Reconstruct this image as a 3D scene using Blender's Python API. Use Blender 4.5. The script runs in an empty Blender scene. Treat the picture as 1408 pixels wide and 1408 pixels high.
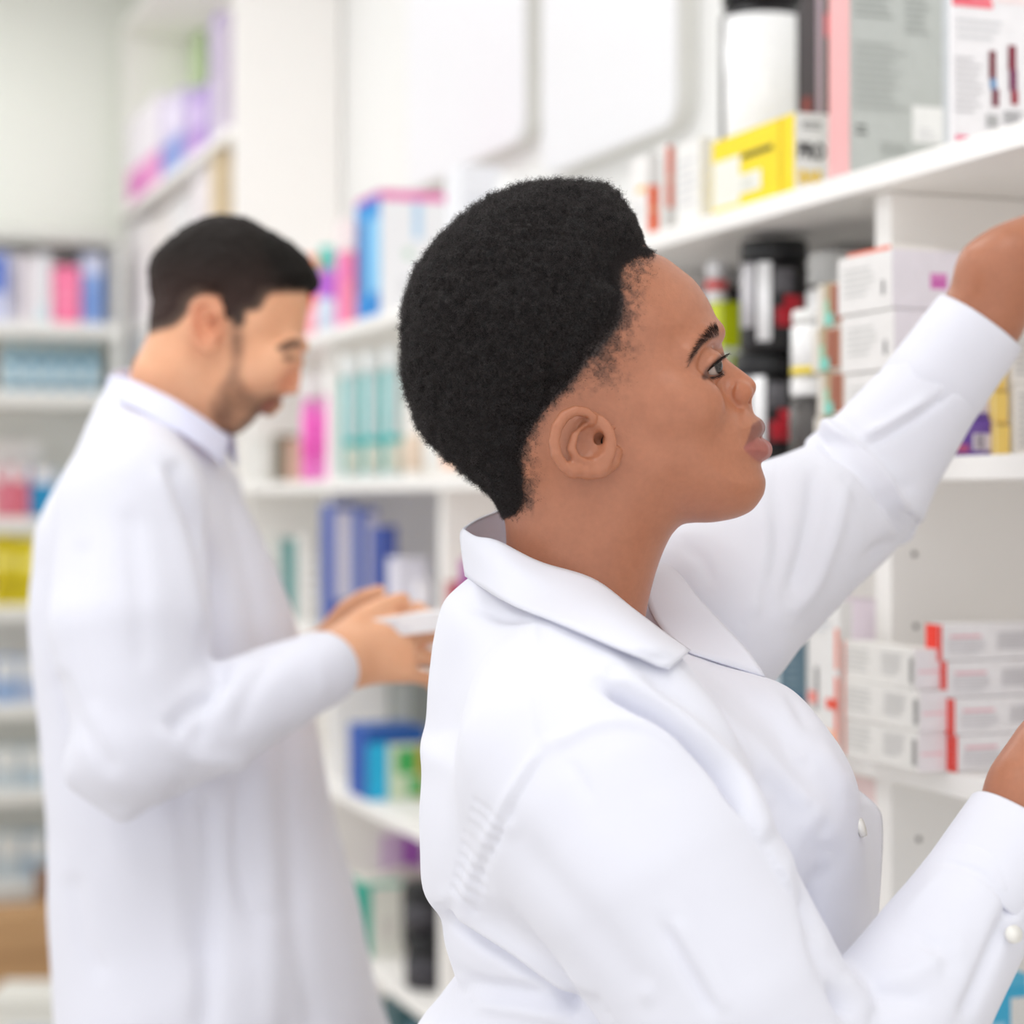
import bpy, bmesh, math, random
import numpy as np
from mathutils import Vector, noise as mnoise
random.seed(7); RNG = np.random.default_rng(7)
SC = bpy.context.scene; COL = SC.collection

# ------------------------------------------------------------------ camera frame (image taken as 1408 x 1408)
FPX = 2800.0; CAMZ = 1.5; HOR = 690.0
def W(px, py, Y):
    return ((px-704.0)/FPX*Y, Y, CAMZ+(HOR-py)/FPX*Y)
cam = bpy.data.cameras.new('camera'); camo = bpy.data.objects.new('camera', cam); COL.objects.link(camo)
camo.location = (0, 0, CAMZ); camo.rotation_euler = (math.pi/2, 0, 0)
cam.sensor_width = 36; cam.sensor_fit = 'HORIZONTAL'; cam.lens = 36*FPX/1408
cam.shift_y = -(704-HOR)/1408; cam.clip_start = .05; cam.clip_end = 60
cam.dof.use_dof = True; cam.dof.focus_distance = 1.50; cam.dof.aperture_fstop = cam.lens/1000/.0215
SC.camera = camo
SC.cycles.max_bounces = 16; SC.cycles.diffuse_bounces = 10
vs = SC.view_settings; vs.view_transform = 'Standard'; vs.look = 'None'; vs.gamma = 1; vs.use_curve_mapping = False; vs.exposure = 0.05

# ------------------------------------------------------------------ helpers: materials
def s2l(c):
    return tuple(((v/255.0)/12.92 if v/255.0 <= .04045 else ((v/255.0+.055)/1.055)**2.4) for v in c)
MC = {}
def mat(rgb, rough=.5, spec=.4, metal=0.0, var=.06, scale=60.0, bump=0.0, name=None, emit=0.0):
    key = (tuple(rgb), rough, spec, metal, var, scale, bump, emit)
    if key in MC: return MC[key]
    m = bpy.data.materials.new(name or 'surface_%d_%d_%d' % tuple(int(v) for v in rgb)); m.use_nodes = True
    nt = m.node_tree; b = nt.nodes['Principled BSDF']
    lin = s2l(rgb)
    tc = nt.nodes.new('ShaderNodeTexCoord'); nz = nt.nodes.new('ShaderNodeTexNoise')
    nz.inputs['Scale'].default_value = scale; nz.inputs['Detail'].default_value = 3
    nt.links.new(tc.outputs['Object'], nz.inputs['Vector'])
    mx = nt.nodes.new('ShaderNodeMix'); mx.data_type = 'RGBA'
    mx.inputs['A'].default_value = (*[v*(1-var) for v in lin], 1); mx.inputs['B'].default_value = (*[min(1, v*(1+var)) for v in lin], 1)
    nt.links.new(nz.outputs['Fac'], mx.inputs['Factor']); nt.links.new(mx.outputs['Result'], b.inputs['Base Color'])
    b.inputs['Roughness'].default_value = rough; b.inputs['Specular IOR Level'].default_value = spec; b.inputs['Metallic'].default_value = metal
    if bump:
        bp = nt.nodes.new('ShaderNodeBump'); bp.inputs['Strength'].default_value = bump; bp.inputs['Distance'].default_value = .002
        nt.links.new(nz.outputs['Fac'], bp.inputs['Height']); nt.links.new(bp.outputs['Normal'], b.inputs['Normal'])
    if emit:
        b.inputs['Emission Color'].default_value = (*lin, 1); b.inputs['Emission Strength'].default_value = emit
    MC[key] = m; return m

# ------------------------------------------------------------------ helpers: mesh
class MB:
    """collects polygons with colours and links them as ONE mesh object"""
    def __init__(s): s.v = []; s.f = []; s.mi = []; s.mats = []; s.sm = []
    def m(s, mt):
        if mt not in s.mats: s.mats.append(mt)
        return s.mats.index(mt)
    def add(s, vs, fs, mt, smooth=False):
        o = len(s.v); s.v += [tuple(v) for v in vs]; i = s.m(mt)
        for f in fs: s.f.append(tuple(o+k for k in f)); s.mi.append(i); s.sm.append(smooth)
    def box(s, x0, x1, y0, y1, z0, z1, mt, bev=0.0):
        if bev:
            bm = bmesh.new(); bmesh.ops.create_cube(bm, size=1)
            for v in bm.verts:
                v.co = Vector((x0+(v.co.x+.5)*(x1-x0), y0+(v.co.y+.5)*(y1-y0), z0+(v.co.z+.5)*(z1-z0)))
            bmesh.ops.bevel(bm, geom=bm.edges[:], offset=bev, segments=2, affect='EDGES', profile=.5)
            bm.verts.index_update()
            s.add([v.co[:] for v in bm.verts], [[v.index for v in f.verts] for f in bm.faces], mt); bm.free(); return
        s.add([(x0,y0,z0),(x1,y0,z0),(x1,y1,z0),(x0,y1,z0),(x0,y0,z1),(x1,y0,z1),(x1,y1,z1),(x0,y1,z1)],
              [(0,3,2,1),(4,5,6,7),(0,1,5,4),(1,2,6,5),(2,3,7,6),(3,0,4,7)], mt)
    def lathe(s, prof, mt, n=32, cx=0, cy=0, a0=0, a1=2*math.pi):
        full = abs(a1-a0-2*math.pi) < 1e-6; k = n if full else n+1
        vs = []
        for r, z in prof:
            for i in range(k):
                a = a0+(a1-a0)*i/n; vs.append((cx+r*math.cos(a), cy+r*math.sin(a), z))
        fs = []
        for j in range(len(prof)-1):
            for i in range(n):
                i2 = (i+1) % k
                fs.append((j*k+i, j*k+i2, (j+1)*k+i2, (j+1)*k+i))
        s.add(vs, fs, mt, True)
    def tube(s, pts, rad, mt, n=8):
        pts = [Vector(p) for p in pts]; vs = []; fs = []
        for i, p in enumerate(pts):
            t = (pts[min(i+1, len(pts)-1)]-pts[max(i-1, 0)]).normalized()
            u = t.cross(Vector((0, 0, 1)) if abs(t.z) < .9 else Vector((1, 0, 0))).normalized(); w = t.cross(u)
            r = rad[i] if hasattr(rad, '__len__') else rad
            for k in range(n):
                a = 2*math.pi*k/n; vs.append(p+u*(r*math.cos(a))+w*(r*math.sin(a)))
        for i in range(len(pts)-1):
            for k in range(n): fs.append((i*n+k, i*n+(k+1) % n, (i+1)*n+(k+1) % n, (i+1)*n+k))
        fs.append(tuple(range(n))[::-1]); fs.append(tuple(range((len(pts)-1)*n, len(pts)*n)))
        s.add(vs, fs, mt, True)
    def build(s, name, parent=None):
        me = bpy.data.meshes.new(name); me.from_pydata(s.v, [], s.f)
        for m_ in s.mats: me.materials.append(m_)
        me.polygons.foreach_set('material_index', s.mi); me.polygons.foreach_set('use_smooth', s.sm); me.update()
        o = bpy.data.objects.new(name, me); COL.objects.link(o)
        if parent: o.parent = parent
        return o

def tag(o, label=None, cat=None, group=None, kind=None):
    if label: o['label'] = label
    if cat: o['category'] = cat
    if group: o['group'] = group
    if kind: o['kind'] = kind
    return o
def thing(name, loc=(0, 0, 0), rz=0.0):
    o = bpy.data.objects.new(name, None); COL.objects.link(o); o.empty_display_size = .05
    o.location = loc; o.rotation_euler = (0, 0, rz); return o
def copy_tree(o, parent=None):
    c = o.copy(); COL.objects.link(c)
    if parent: c.parent = parent
    for ch in list(o.children): copy_tree(ch, c)
    return c

# ------------------------------------------------------------------ the shelving frame: a runs away along the shelf front, b into the shelf
DX, DY = -.3495, .9369; NX, NY = .9369, .3495; OX = 1.2325
TH = math.atan2(-DY, -DX)            # local x = towards the viewer along the shelf, local y = into the shelf
def R(a, b, z=0.0): return (OX+a*DX+b*NX, a*DY+b*NY, z)
def A(px, b=0.0):
    q = (px-704)/FPX
    return (OX+b*(NX-q*NY))/(DY*q-DX)
def zat(py, a, b): return CAMZ+(HOR-py)/FPX*(a*DY+b*NY)

# ------------------------------------------------------------------ room
WHITE = mat((229, 229, 227), .55, .3, var=.015, scale=2, name='white_paint')
LAM = mat((244, 242, 239), .45, .35, var=.012, scale=5, name='white_laminate')
LAMG = mat((232, 232, 228), .5, .35, var=.012, scale=5, name='pale_grey_laminate')
def rbox(name, a0, a1, b0, b1, z0, z1, m, parent=None, bev=0.0):
    """box in the shelf frame as an object of its own"""
    mb = MB(); la, lb = abs(a1-a0)/2, abs(b1-b0)/2
    mb.box(-la, la, -lb, lb, 0, z1-z0, m, bev)
    o = mb.build(name, parent)
    if parent is None:
        o.location = R((a0+a1)/2, (b0+b1)/2, z0); o.rotation_euler = (0, 0, TH)
    else:
        o.location = ((parent['a']-(a0+a1)/2), (b0+b1)/2-parent['b'], z0-parent['z'])
    return o
def unit(name, a, b, z=0.0):
    o = thing(name, R(a, b, z), TH); o['a'] = a; o['b'] = b; o['z'] = z; return o
WB = .325          # depth at which the right wall stands
def structure(o): o['kind'] = 'structure'; return o
FLOORM = mat((196, 190, 182), .35, .4, var=.05, scale=3, name='vinyl_floor')
structure(rbox('floor', -.1, 7.65, -3.6, WB+.1, -.05, 0, FLOORM))
structure(rbox('ceiling', -.1, 7.65, -3.6, WB+.1, 3.3, 3.36, WHITE))
structure(rbox('wall_right', -.1, 7.65, WB, WB+.1, 0, 3.3, WHITE))
structure(rbox('wall_back', 7.52, 7.65, -3.6, WB, 0, 3.3, mat((240, 243, 235), .6, .3, var=.01, scale=2, name='back_wall_paint')))

# ceiling light panels, out of view, added to light the room
LIGHTM = mat((255, 255, 255), .5, emit=4.2, var=0, name='light_diffuser')
FRM = mat((225, 225, 225), .4, .4, var=.01)
lights = []
def ceil_light(a, b, lab):
    t = unit('added_ceiling_light', a, b, 3.3)
    mb = MB()
    for x0, x1, y0, y1 in ((-.62, .62, -.32, -.30), (-.62, .62, .30, .32), (-.62, -.60, -.30, .30), (.60, .62, -.30, .30)):
        mb.box(x0, x1, y0, y1, -.03, -.001, FRM)
    mb.build('frame', t)
    mb = MB(); mb.box(-.60, .60, -.30, .30, -.02, -.001, LIGHTM); mb.build('diffuser', t)
    tag(t, lab, 'ceiling light', 'added ceiling light panels out of view')
n_ = 0
for a in (1.0, 2.9, 4.8, 6.3):
    for b in (-.75, -2.4):
        ceil_light(a, b, 'unseen white ceiling light panel added to light the pharmacy aisle')

wd = bpy.data.worlds.new('world'); SC.world = wd; wd.use_nodes = True
bg = wd.node_tree.nodes['Background']; bg.inputs['Color'].default_value = (.985, .985, 1, 1); bg.inputs['Strength'].default_value = 1.2
# ------------------------------------------------------------------ shelving
Z5, Z4, Z3, Z2, Z1, Z0 = 1.87, 1.547, 1.222, .897, .572, .13
def Bof(px, a):
    q = (px-704)/FPX
    return (q*DY*a-OX-DX*a)/(NX-q*NY)
uA = A(1225, .03); uC = A(611, .03); sp = (uC-uA)/2
UPS = [uA-2*sp, uA-sp, uA, uA+sp, uC, uC+sp, uC+2*sp]
AEND = 5.66
main = unit('wall_shelving', uA, .16, 0)
tag(main, 'long white laminate wall shelving filled with medicine packs behind the woman', 'shelving')
for z in (Z5, Z4, Z3, Z2, Z1, Z0):
    rbox('shelf', .75, AEND, 0, .31, z-.025, z, LAM, main, .0015)
for u in UPS:
    if u < AEND: rbox('upright', u, u+.034, .03, .309, 0, Z5-.026, LAM, main, .001)
rbox('back_panel', .75, AEND, .311, .322, 0, Z5-.026, LAM, main)
rbox('plinth', .76, AEND-.01, .04, .06, 0, Z0-.026, LAMG, main)
HOLE = mat((120, 118, 116), .6)
for px, py in ((1257, 762), (1259, 861), (1263, 1154)):
    b = Bof(px, uA); z = zat(py, uA, b)
    mb = MB(); mb.tube([(.0012, 0, 0), (-.004, 0, 0)], .0032, HOLE, 12)
    o = mb.build('shelf_pin_hole', main); o.location = (0, b-.16, z)

tallA = 5.69
tall = unit('tall_shelf_unit', tallA, 0, 0)
tag(tall, 'tall white shelf unit reaching above the man at the end of the aisle', 'shelving')
TZ = (3.12, 2.49, 2.085, 1.70, 1.30, .9, .5, .1)
for z in TZ: rbox('shelf', tallA+.02, 7.4, .02, .32, z-.03, z, LAM, tall, .0015)
rbox('side_panel', tallA, tallA+.02, .03, .32, 0, 3.13, LAM, tall, .001)
rbox('side_panel', 7.4, 7.42, .03, .32, 0, 3.13, LAM, tall, .001)
rbox('back_panel', tallA+.02, 7.4, .305, .32, .1, 3.1, LAM, tall)

AB = 7.17
back = unit('back_shelf_unit', AB, -1.2, 0)
tag(back, 'pale grey shelf unit facing the camera along the back wall left of the man', 'shelving')
BZ = (2.085, 1.862, 1.449, 1.163, .846, .566, .27)
for z in BZ: rbox('shelf', AB, AB+.33, -2.6, -.035, z-.045, z, LAMG, back, .002)
rbox('top_board', AB-.01, AB+.33, -2.6, -.035, 2.345, 2.385, mat((205, 206, 200), .5), back, .002)
for b0 in (-.034, -1.02, -2.0): rbox('upright', AB+.0, AB+.34, b0, b0+.03, 0, 2.344, LAMG, back, .001)
rbox('back_panel', AB+.331, AB+.345, -2.6, -.03, 0, 2.344, LAMG, back)
rbox('plinth', AB+.02, AB+.04, -2.6, -.03, 0, .22, LAMG, back)

# wall panels above the shelving (rounded corners, standing off the wall)
def wall_panel(px0, px1, py1, lab, col):
    b1 = WB-.001; th = .04; b0 = b1-th
    aN, aF = A(px1, b0), A(px0, b0); zb = zat(py1, aN, b0); zt = 3.05; r = .05
    t = unit('wall_panel', (aN+aF)/2, b1, 0); hw = (aF-aN)/2
    def outline(e):
        pts = []
        for cx, cz, a0 in ((hw-r, zb+r, -90), (hw-r, zt-r, 0), (-hw+r, zt-r, 90), (-hw+r, zb+r, 180)):
            for k in range(7):
                an = math.radians(a0+15*k); pts.append((cx+(r-e)*math.cos(an), cz+(r-e)*math.sin(an)))
        return pts
    mb = MB(); o1 = outline(0); n = len(o1)
    mb.add([(x, -th+.004, z) for x, z in o1]+[(x, 0, z) for x, z in o1], [tuple(range(n)), tuple(range(n, 2*n))[::-1]]+[(i, n+i, n+(i+1) % n, (i+1) % n) for i in range(n)], mat((214, 213, 208), .5, var=.01))
    mb.build('panel_body', t)
    o2 = outline(.004); mb = MB()
    mb.add([(x, -th, z) for x, z in o2]+[(x, -th+.004, z) for x, z in o2], [tuple(range(n)), tuple(range(n, 2*n))[::-1]]+[(i, n+i, n+(i+1) % n, (i+1) % n) for i in range(n)], col)
    mb.build('panel_face', t)
    tag(t, lab, 'wall panel')
wall_panel(744, 930, 170, 'white rounded-corner panel on the wall left of the black tub', mat((228, 228, 231), .4, var=.01))
wall_panel(560, 722, 190, 'white wall panel above the woman\'s head, farther from the tub', mat((227, 227, 231), .4, var=.012))

# ------------------------------------------------------------------ boxes, bottles, jars
def seen(mb, L, D, H, patches):
    e = .0005
    for pi, p in enumerate(patches):
        e = .0005+.00012*pi
        f, u0, v0, u1, v1, c = p[:6]
        m_ = mat(c, .5, .3)
        if len(p) > 6 and p[6] == 'lines':
            n = p[7]; rr = random.Random(int(1000*(u0+v0*3+L*7)))
            segs = []
            for k in range(n):
                va = v1-(v1-v0)*(k+.2)/n; vb = v1-(v1-v0)*(k+.62)/n
                segs.append((u0, vb, u0+(u1-u0)*rr.uniform(.6, 1), va))
        elif len(p) > 6 and p[6] == 'bars':
            n = p[7]; rr = random.Random(3); segs = []; x = u0
            for k in range(n):
                w = (u1-u0)/n; segs.append((u0+w*k, v0, u0+w*(k+rr.uniform(.35, .75)), v1))
        else: segs = [(u0, v0, u1, v1)]
        for (a0, z0, a1, z1) in segs:
            z0 *= H; z1 *= H
            if f == 'F': vs_ = [(-L+a0*L, -e, z0), (-L+a1*L, -e, z0), (-L+a1*L, -e, z1), (-L+a0*L, -e, z1)]
            elif f == 'N': vs_ = [(e, a0*D, z0), (e, a1*D, z0), (e, a1*D, z1), (e, a0*D, z1)]
            else: vs_ = [(-L+a0*L, v0*D, H+e), (-L+a1*L, v0*D, H+e), (-L+a1*L, v1*D, H+e), (-L+a0*L, v1*D, H+e)]
            mb.add(vs_, [(0, 1, 2, 3)], m_)
def box_mesh(L, D, H, col, patches=(), rough=.45, bev=.0008):
    mb = MB(); mb.box(-L, 0, 0, D, 0, H, mat(col, rough, .35), bev); seen(mb, L, D, H, patches); return mb
def add_text(mb, body, size, face, L, D, H, u, v, col, sx=1.0):
    cu = bpy.data.curves.new('lettering', 'FONT'); cu.body = body; cu.size = size; cu.extrude = .0002; cu.offset = size*.03
    o = bpy.data.objects.new('lettering', cu); COL.objects.link(o)
    dg = bpy.context.evaluated_depsgraph_get(); dg.update()
    me = bpy.data.meshes.new_from_object(o.evaluated_get(dg))
    vs_ = []
    for p in me.vertices:
        x, y = p.co.x*sx, p.co.y
        if face == 'N': vs_.append((.0024+p.co.z, u*D+x, v*H+y))
        else: vs_.append((-L+u*L+x, -.0024-p.co.z, v*H+y))
    fs_ = [tuple(p.vertices) for p in me.polygons]
    mb.add(vs_, fs_, mat(col, .5)); bpy.data.objects.remove(o); bpy.data.meshes.remove(me); bpy.data.curves.remove(cu)
EPS = .0006
def box(name, label, cat, px0, px1, px2, b, z, top, col, patches=(), group=None, rot=0.0, L=None, D=None, H=None, text=None, a=None):
    a = A(px1, b) if a is None else a
    L = L or (A(px0, b)-a); D = D or (Bof(px2, a)-b); H = H or (zat(top, a, b)-z)
    mb = box_mesh(L, D, H, col, patches)
    for t in (text or []): add_text(mb, t[0], t[1], t[2], L, D, H, t[3], t[4], t[5], *(t[6:]))
    o = mb.build(name); o.location = R(a, b, z+EPS); o.rotation_euler = (0, 0, TH+rot)
    tag(o, label, cat, group); o['dims'] = (L, D, H); return o
def again(o, label, da=0.0, db=0.0, dz=0.0, rot=0.0):
    c = copy_tree(o); l = o.location
    c.location = (l.x+da*DX+db*NX, l.y+da*DY+db*NY, l.z+dz); c.rotation_euler.z += rot
    c['label'] = label; return c
def bottle(name, label, cat, px, b, z, parts, group=None, a=None, n=28):
    """parts: (part name, profile, colour, roughness)"""
    a = A(px, b) if a is None else a
    t = thing(name, R(a, b, z+EPS), TH)
    for nm, prof, c, ro in parts:
        mb = MB()
        if prof[0][0] > 0: prof = [(0.0001, prof[0][1])]+list(prof)
        if prof[-1][0] > .0002: prof = list(prof)+[(0.0001, prof[-1][1])]
        mb.lathe(prof, mat(c, ro, .4), n)
        mb.build(nm, t)
    tag(t, label, cat, group); return t
def jar_parts(r, h, body, lid, lab, lidh=.03, l0=.15, l1=.85, ro=.3, band=None):
    hb = h-lidh
    ps = [('body', [(r*.93, 0), (r, .006), (r, hb-.012), (r*.9, hb-.002)], body, ro),
          ('lid', [(r*.97, hb), (r*.98, hb+.003), (r*.98, h-.004), (r*.93, h)], lid, .4)]
    if lab: ps.append(('label', [(r*.99, hb*l0), (r+.0007, hb*l0+.0004), (r+.0007, hb*l1), (r*.99, hb*l1+.0004)], lab, .25))
    if band: ps.append(('label_band', [(r*.99, hb*band[0]), (r+.0012, hb*band[0]+.0004), (r+.0012, hb*band[1]), (r*.99, hb*band[1]+.0004)], band[2], .3))
    return ps
def bottle_parts(r, h, body, cap, lab=None, neck=.45, caph=.05, l0=.1, l1=.8):
    hb = h-caph
    ps = [('body', [(r*.9, 0), (r, .008), (r, hb-.03), (r*.8, hb-.012), (r*neck, hb-.002)], body, .3),
          ('cap', [(r*neck*1.15, hb), (r*neck*1.2, hb+.002), (r*neck*1.15, h-.004), (r*neck, h)], cap, .35)]
    if lab: ps.append(('label', [(r*.99, hb*l0), (r+.0007, hb*l0+.0004), (r+.0007, hb*l1), (r*.99, hb*l1+.0004)], lab, .35))
    return ps
GR = (188, 188, 190); LG = (214, 214, 216); DK = (40, 38, 40); WH = (240, 240, 238); RED = (235, 62, 48)

# ---- upper shelf, from the near end
box('first_aid_box', 'white box with leg brace pictures and pink corner, right end of the upper shelf', 'box', 1305, 1309, 1440, .014, Z5, -40, (236, 234, 236),
    [('N', 0, .80, .42, 1, (236, 120, 132)), ('N', .02, .84, .2, .97, (226, 70, 90)), ('N', .4, .84, .9, 1, (240, 225, 225)), ('N', .62, .9, .75, 1, (130, 24, 44)), ('N', .05, .60, .6, .74, LG, 'lines', 3),
     ('N', .03, .18, .32, .52, (205, 203, 205), 'lines', 9), ('N', .38, .40, .45, .56, (120, 50, 60)), ('N', .39, .34, .455, .40, (110, 150, 190)), ('N', .41, .24, .48, .34, (120, 50, 66)), ('N', .58, .46, .66, .60, (130, 36, 56)), ('N', .59, .34, .67, .46, (118, 50, 86)), ('N', .61, .26, .68, .34, (150, 30, 50)),
     ('N', .35, .12, .47, .19, (176, 176, 176)), ('N', .53, .14, .74, .22, (130, 130, 132), 'lines', 4), ('N', .03, .03, .16, .06, (232, 120, 150))])
box('large_box', 'large grey box with pink edge and white sticker on the upper shelf', 'box', 1140, 1168, 1306, .012, Z5, -60, (190, 194, 190),
    [('F', 0, 0, 1, 1, (238, 176, 176)), ('N', .92, 0, 1, 1, (212, 216, 220)), ('N', .62, .17, .93, .34, (242, 242, 240)), ('N', .68, .18, .88, .24, LG, 'lines', 3), ('N', .06, .18, .18, .24, (110, 112, 110), 'lines', 2), ('N', .05, .72, .5, .93, (166, 170, 166), 'lines', 7), ('N', .55, .66, .85, .93, (170, 174, 170), 'lines', 9), ('N', .05, .30, .6, .62, (176, 180, 176), 'lines', 10), ('N', .3, .1, .6, .16, (176, 180, 176), 'lines', 3)])
box('snack_bar_box', 'yellow box of bars with white end panel on the upper shelf', 'box', 979, 1092, 1141, .006, Z5, 155, (246, 218, 12),
    [('F', .02, .06, .36, .70, (236, 236, 226)), ('F', .34, .16, .62, .42, (236, 236, 226)), ('F', .38, .2, .58, .34, (200, 200, 190), 'lines', 3), ('F', .38, .62, .76, .70, (110, 100, 20)), ('F', .84, 0, .86, 1, (214, 182, 8)), ('N', 0, 0, 1, 1, (240, 238, 236)), ('N', .2, .78, .8, .9, (60, 58, 60), 'lines', 2)],
    text=[('PRO', .0255, 'N', .08, .42, (36, 32, 36), .74), ('BAR', .022, 'N', .10, .10, (244, 204, 20), .80)])
aT = A(1048, .14)
tub = bottle('supplement_tub', 'big black tub with shiny white label behind the yellow bar box', 'tub', 1048, .14, Z5, [], None)
for nm, prof, c, ro in [('body', [(.05, 0), (.058, .006), (.058, .290), (.05, .305)], (28, 26, 28), .25), ('lid', [(.052, .3055), (.055, .309), (.055, .345), (.05, .35)], (22, 22, 24), .4)]:
    mb = MB(); mb.lathe([(.0001, prof[0][1])]+prof+[(.0001, prof[-1][1])], mat(c, ro), 36); mb.build(nm, tub)
mb = MB(); mb.lathe([(.0575, .02), (.0588, .0205), (.0588, .286), (.0575, .2865)], mat((244, 244, 244), .2, .5), 24, a0=math.radians(-86), a1=math.radians(24)); mb.build('label', tub)
box('dark_pouch_box', 'narrow black pack with pale stripe between the tub and grey box', 'box', 1100, 1122, 1141, .11, Z5, -30, (44, 32, 36),
    [('N', .05, 0, .5, 1, (196, 176, 186)), ('N', .6, 0, 1, 1, (60, 70, 56)), ('F', .2, .3, .7, .5, (130, 50, 40)), ('N', .62, .75, .9, .85, (210, 60, 60)), ('N', .6, .3, .8, .36, (220, 70, 90))])
box('medicine_box', 'white carton beside the yellow bar box on the upper shelf', 'box', 930, 962, 984, .02, Z5, 188, (236, 235, 232), [('F', .1, .2, .9, .8, LG, 'lines', 6)])
box('medicine_box', 'white carton with orange lower stripe nearest the woman\'s hairline', 'box', 868, 890, 910, .01, Z5, 212, (238, 236, 234),
    [('N', .05, .0, .75, .62, (242, 96, 30)), ('N', .05, .3, .75, .34, (240, 170, 130)), ('F', .4, .55, .9, .62, (246, 190, 70)), ('F', .2, .2, .8, .4, LG, 'lines', 3)])
box('medicine_box', 'white carton with short orange bar at its top, on the upper shelf', 'box', 905, 916, 930, .07, Z5, 196, (238, 236, 234),
    [('N', .02, .35, .7, .96, (242, 100, 44)), ('N', .02, .62, .7, .66, (244, 180, 150))])
box('medicine_box', 'plain white tall carton at the back left of the woman\'s head', 'box', 612, 634, 690, .05, Z5, 226, (232, 233, 238), [('N', .1, .2, .85, .8, (222, 224, 230), 'lines', 5)])
box('medicine_box', 'plain white short carton behind the top of the woman\'s hair', 'box', 684, 700, 738, .05, Z5, 238, (240, 240, 240), [('N', .1, .3, .8, .6, (228, 228, 230), 'lines', 3)])
box('diaper_box', 'tall white box with blue front and pink top left of the woman\'s hair', 'box', 490, 523, 612, .01, Z5, 262, (238, 238, 240),
    [('F', 0, 0, 1, 1, (70, 150, 214)), ('F', 0, .2, .35, .8, (40, 110, 180)), ('F', .5, .2, 1, .8, (130, 196, 236)), ('F', .1, 0, 1, .17, (10, 130, 206)), ('F', .1, .83, 1, .95, (10, 140, 214)), ('F', 0, .95, 1, 1, (190, 60, 170)), ('N', 0, .93, 1, 1, (236, 110, 180)), ('N', .5, .62, .64, .92, (184, 214, 238)), ('N', .36, .46, .5, .54, (200, 222, 206)), ('N', .3, .12, .6, .3, LG, 'lines', 3), ('T', 0, 0, 1, 1, (236, 110, 180))])
box('medicine_box', 'salmon pink carton standing left of the tall blue and white box', 'box', 462, 472, 492, .015, Z5, 345, (244, 150, 176), [('N', .65, 0, 1, 1, (240, 120, 140)), ('F', 0, 0, 1, 1, (240, 130, 190)), ('N', 0, .6, .4, .9, (236, 120, 190))])
box('medicine_box', 'pale carton behind the salmon pink carton on the upper shelf', 'box', 462, 474, 494, .09, Z5, 300, (240, 226, 228), [('N', .1, .2, .8, .8, (230, 214, 218), 'lines', 4)])
bottle('lotion_bottle', 'purple bottle with teal cap beyond the salmon pink carton', 'bottle', 450, .05, Z5, bottle_parts(.024, .20, (178, 96, 206), (64, 196, 184), (206, 220, 236), .6, .05, .05, .55))
bottle('lotion_bottle', 'orange bottle just beyond the man\'s forehead on the upper shelf', 'bottle', 427, .06, Z5, bottle_parts(.028, .20, (240, 92, 52), (246, 150, 110), (250, 170, 180), .7, .045, .05, .5))
bottle('lotion_bottle', 'pink bottle behind the man\'s fringe on the upper shelf', 'bottle', 405, .06, Z5, bottle_parts(.03, .17, (240, 110, 130), (240, 120, 80), None, .6, .05))

# ---- shelf below (eye level)
for i, (px, lab) in enumerate(((428, 'magenta bottle with white cap, left one of the pair by the man\'s nose'), (454, 'magenta bottle with white cap, right one of the pair by the man\'s nose'))):
    bottle('shampoo_bottle', lab, 'bottle', px, .045, Z4, bottle_parts(.0205, .245, (238, 118, 204), (244, 243, 243), (244, 96, 198), .8, .055, .25, .8), 'magenta bottles at eye level')
tealp = [((483, .035, 'teal and white bottle nearest the magenta pair at eye level')), ((511, .04, 'teal and white bottle in the middle of the row at eye level')), ((540, .045, 'teal and white bottle closest to the woman\'s hair at eye level'))]
for px, b, lab in tealp:
    t = bottle('shampoo_bottle', lab, 'bottle', px, b, Z4, bottle_parts(.023, .262, (210, 224, 226), (238, 242, 242), None, .75, .04), 'teal bottles at eye level')
    for h0, h1, a0, a1, c in ((.012, .215, -92, -48, (50, 178, 176)), (.070, .086, -48, 60, (40, 182, 180)), (.012, .068, -48, 60, (214, 214, 200)), (.09, .215, -8, 8, (150, 200, 200))):
        mb = MB(); mb.lathe([(.0228, h0), (.0236, h0+.0003), (.0236, h1), (.0228, h1+.0003)], mat(c, .35), 14, a0=math.radians(a0), a1=math.radians(a1)); mb.build('label', t)
for px, lab, c in ((572, 'cream bottle with brown print right of the teal bottles', (226, 206, 186)), (600, 'pale white bottle half hidden by the woman\'s hair', (236, 236, 232)), (626, 'cream bottle with peach label under the woman\'s hair', (246, 196, 166))):
    bottle('lotion_bottle', lab, 'bottle', px, .045, Z4, bottle_parts(.024, .20, (238, 234, 228), (240, 240, 240), c, .7, .04, .08, .5))
box('medicine_box', 'white carton with faint print beside the nape of the woman\'s hair', 'box', 648, 656, 700, .03, Z4, 560, (240, 238, 236), [('N', .1, .2, .8, .7, LG, 'lines', 4)])

# tubs and jars between the woman's face and her sleeve
J1 = jar_parts(.044, .142, (30, 28, 30), (26, 26, 28), None, .026)
def big_jar(px, b, z, lab, grp):
    t = bottle('supplement_jar', lab, 'jar', px, b, z, J1, grp)
    for h0, h1, a0, a1, c in ((.03, .112, -98, -62, (196, 194, 198)), (.012, .112, -56, -32, (248, 248, 250)), (.03, .055, -24, 10, (186, 40, 52)), (.052, .07, -10, 26, (206, 52, 64)), (.072, .104, -28, 6, (104, 102, 106))):  # the near-white strip is a highlight painted on the jar, the rest is print
        mb = MB(); mb.lathe([(.0435, h0), (.0448, h0+.0003), (.0448, h1), (.0435, h1+.0003)], mat(c, .25), 8, a0=math.radians(a0), a1=math.radians(a1)); mb.build('label', t)
    return t
big_jar(1056, .075, Z4, 'black supplement jar at the bottom of the stack by the woman\'s lips', 'stacked black supplement jars')
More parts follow.
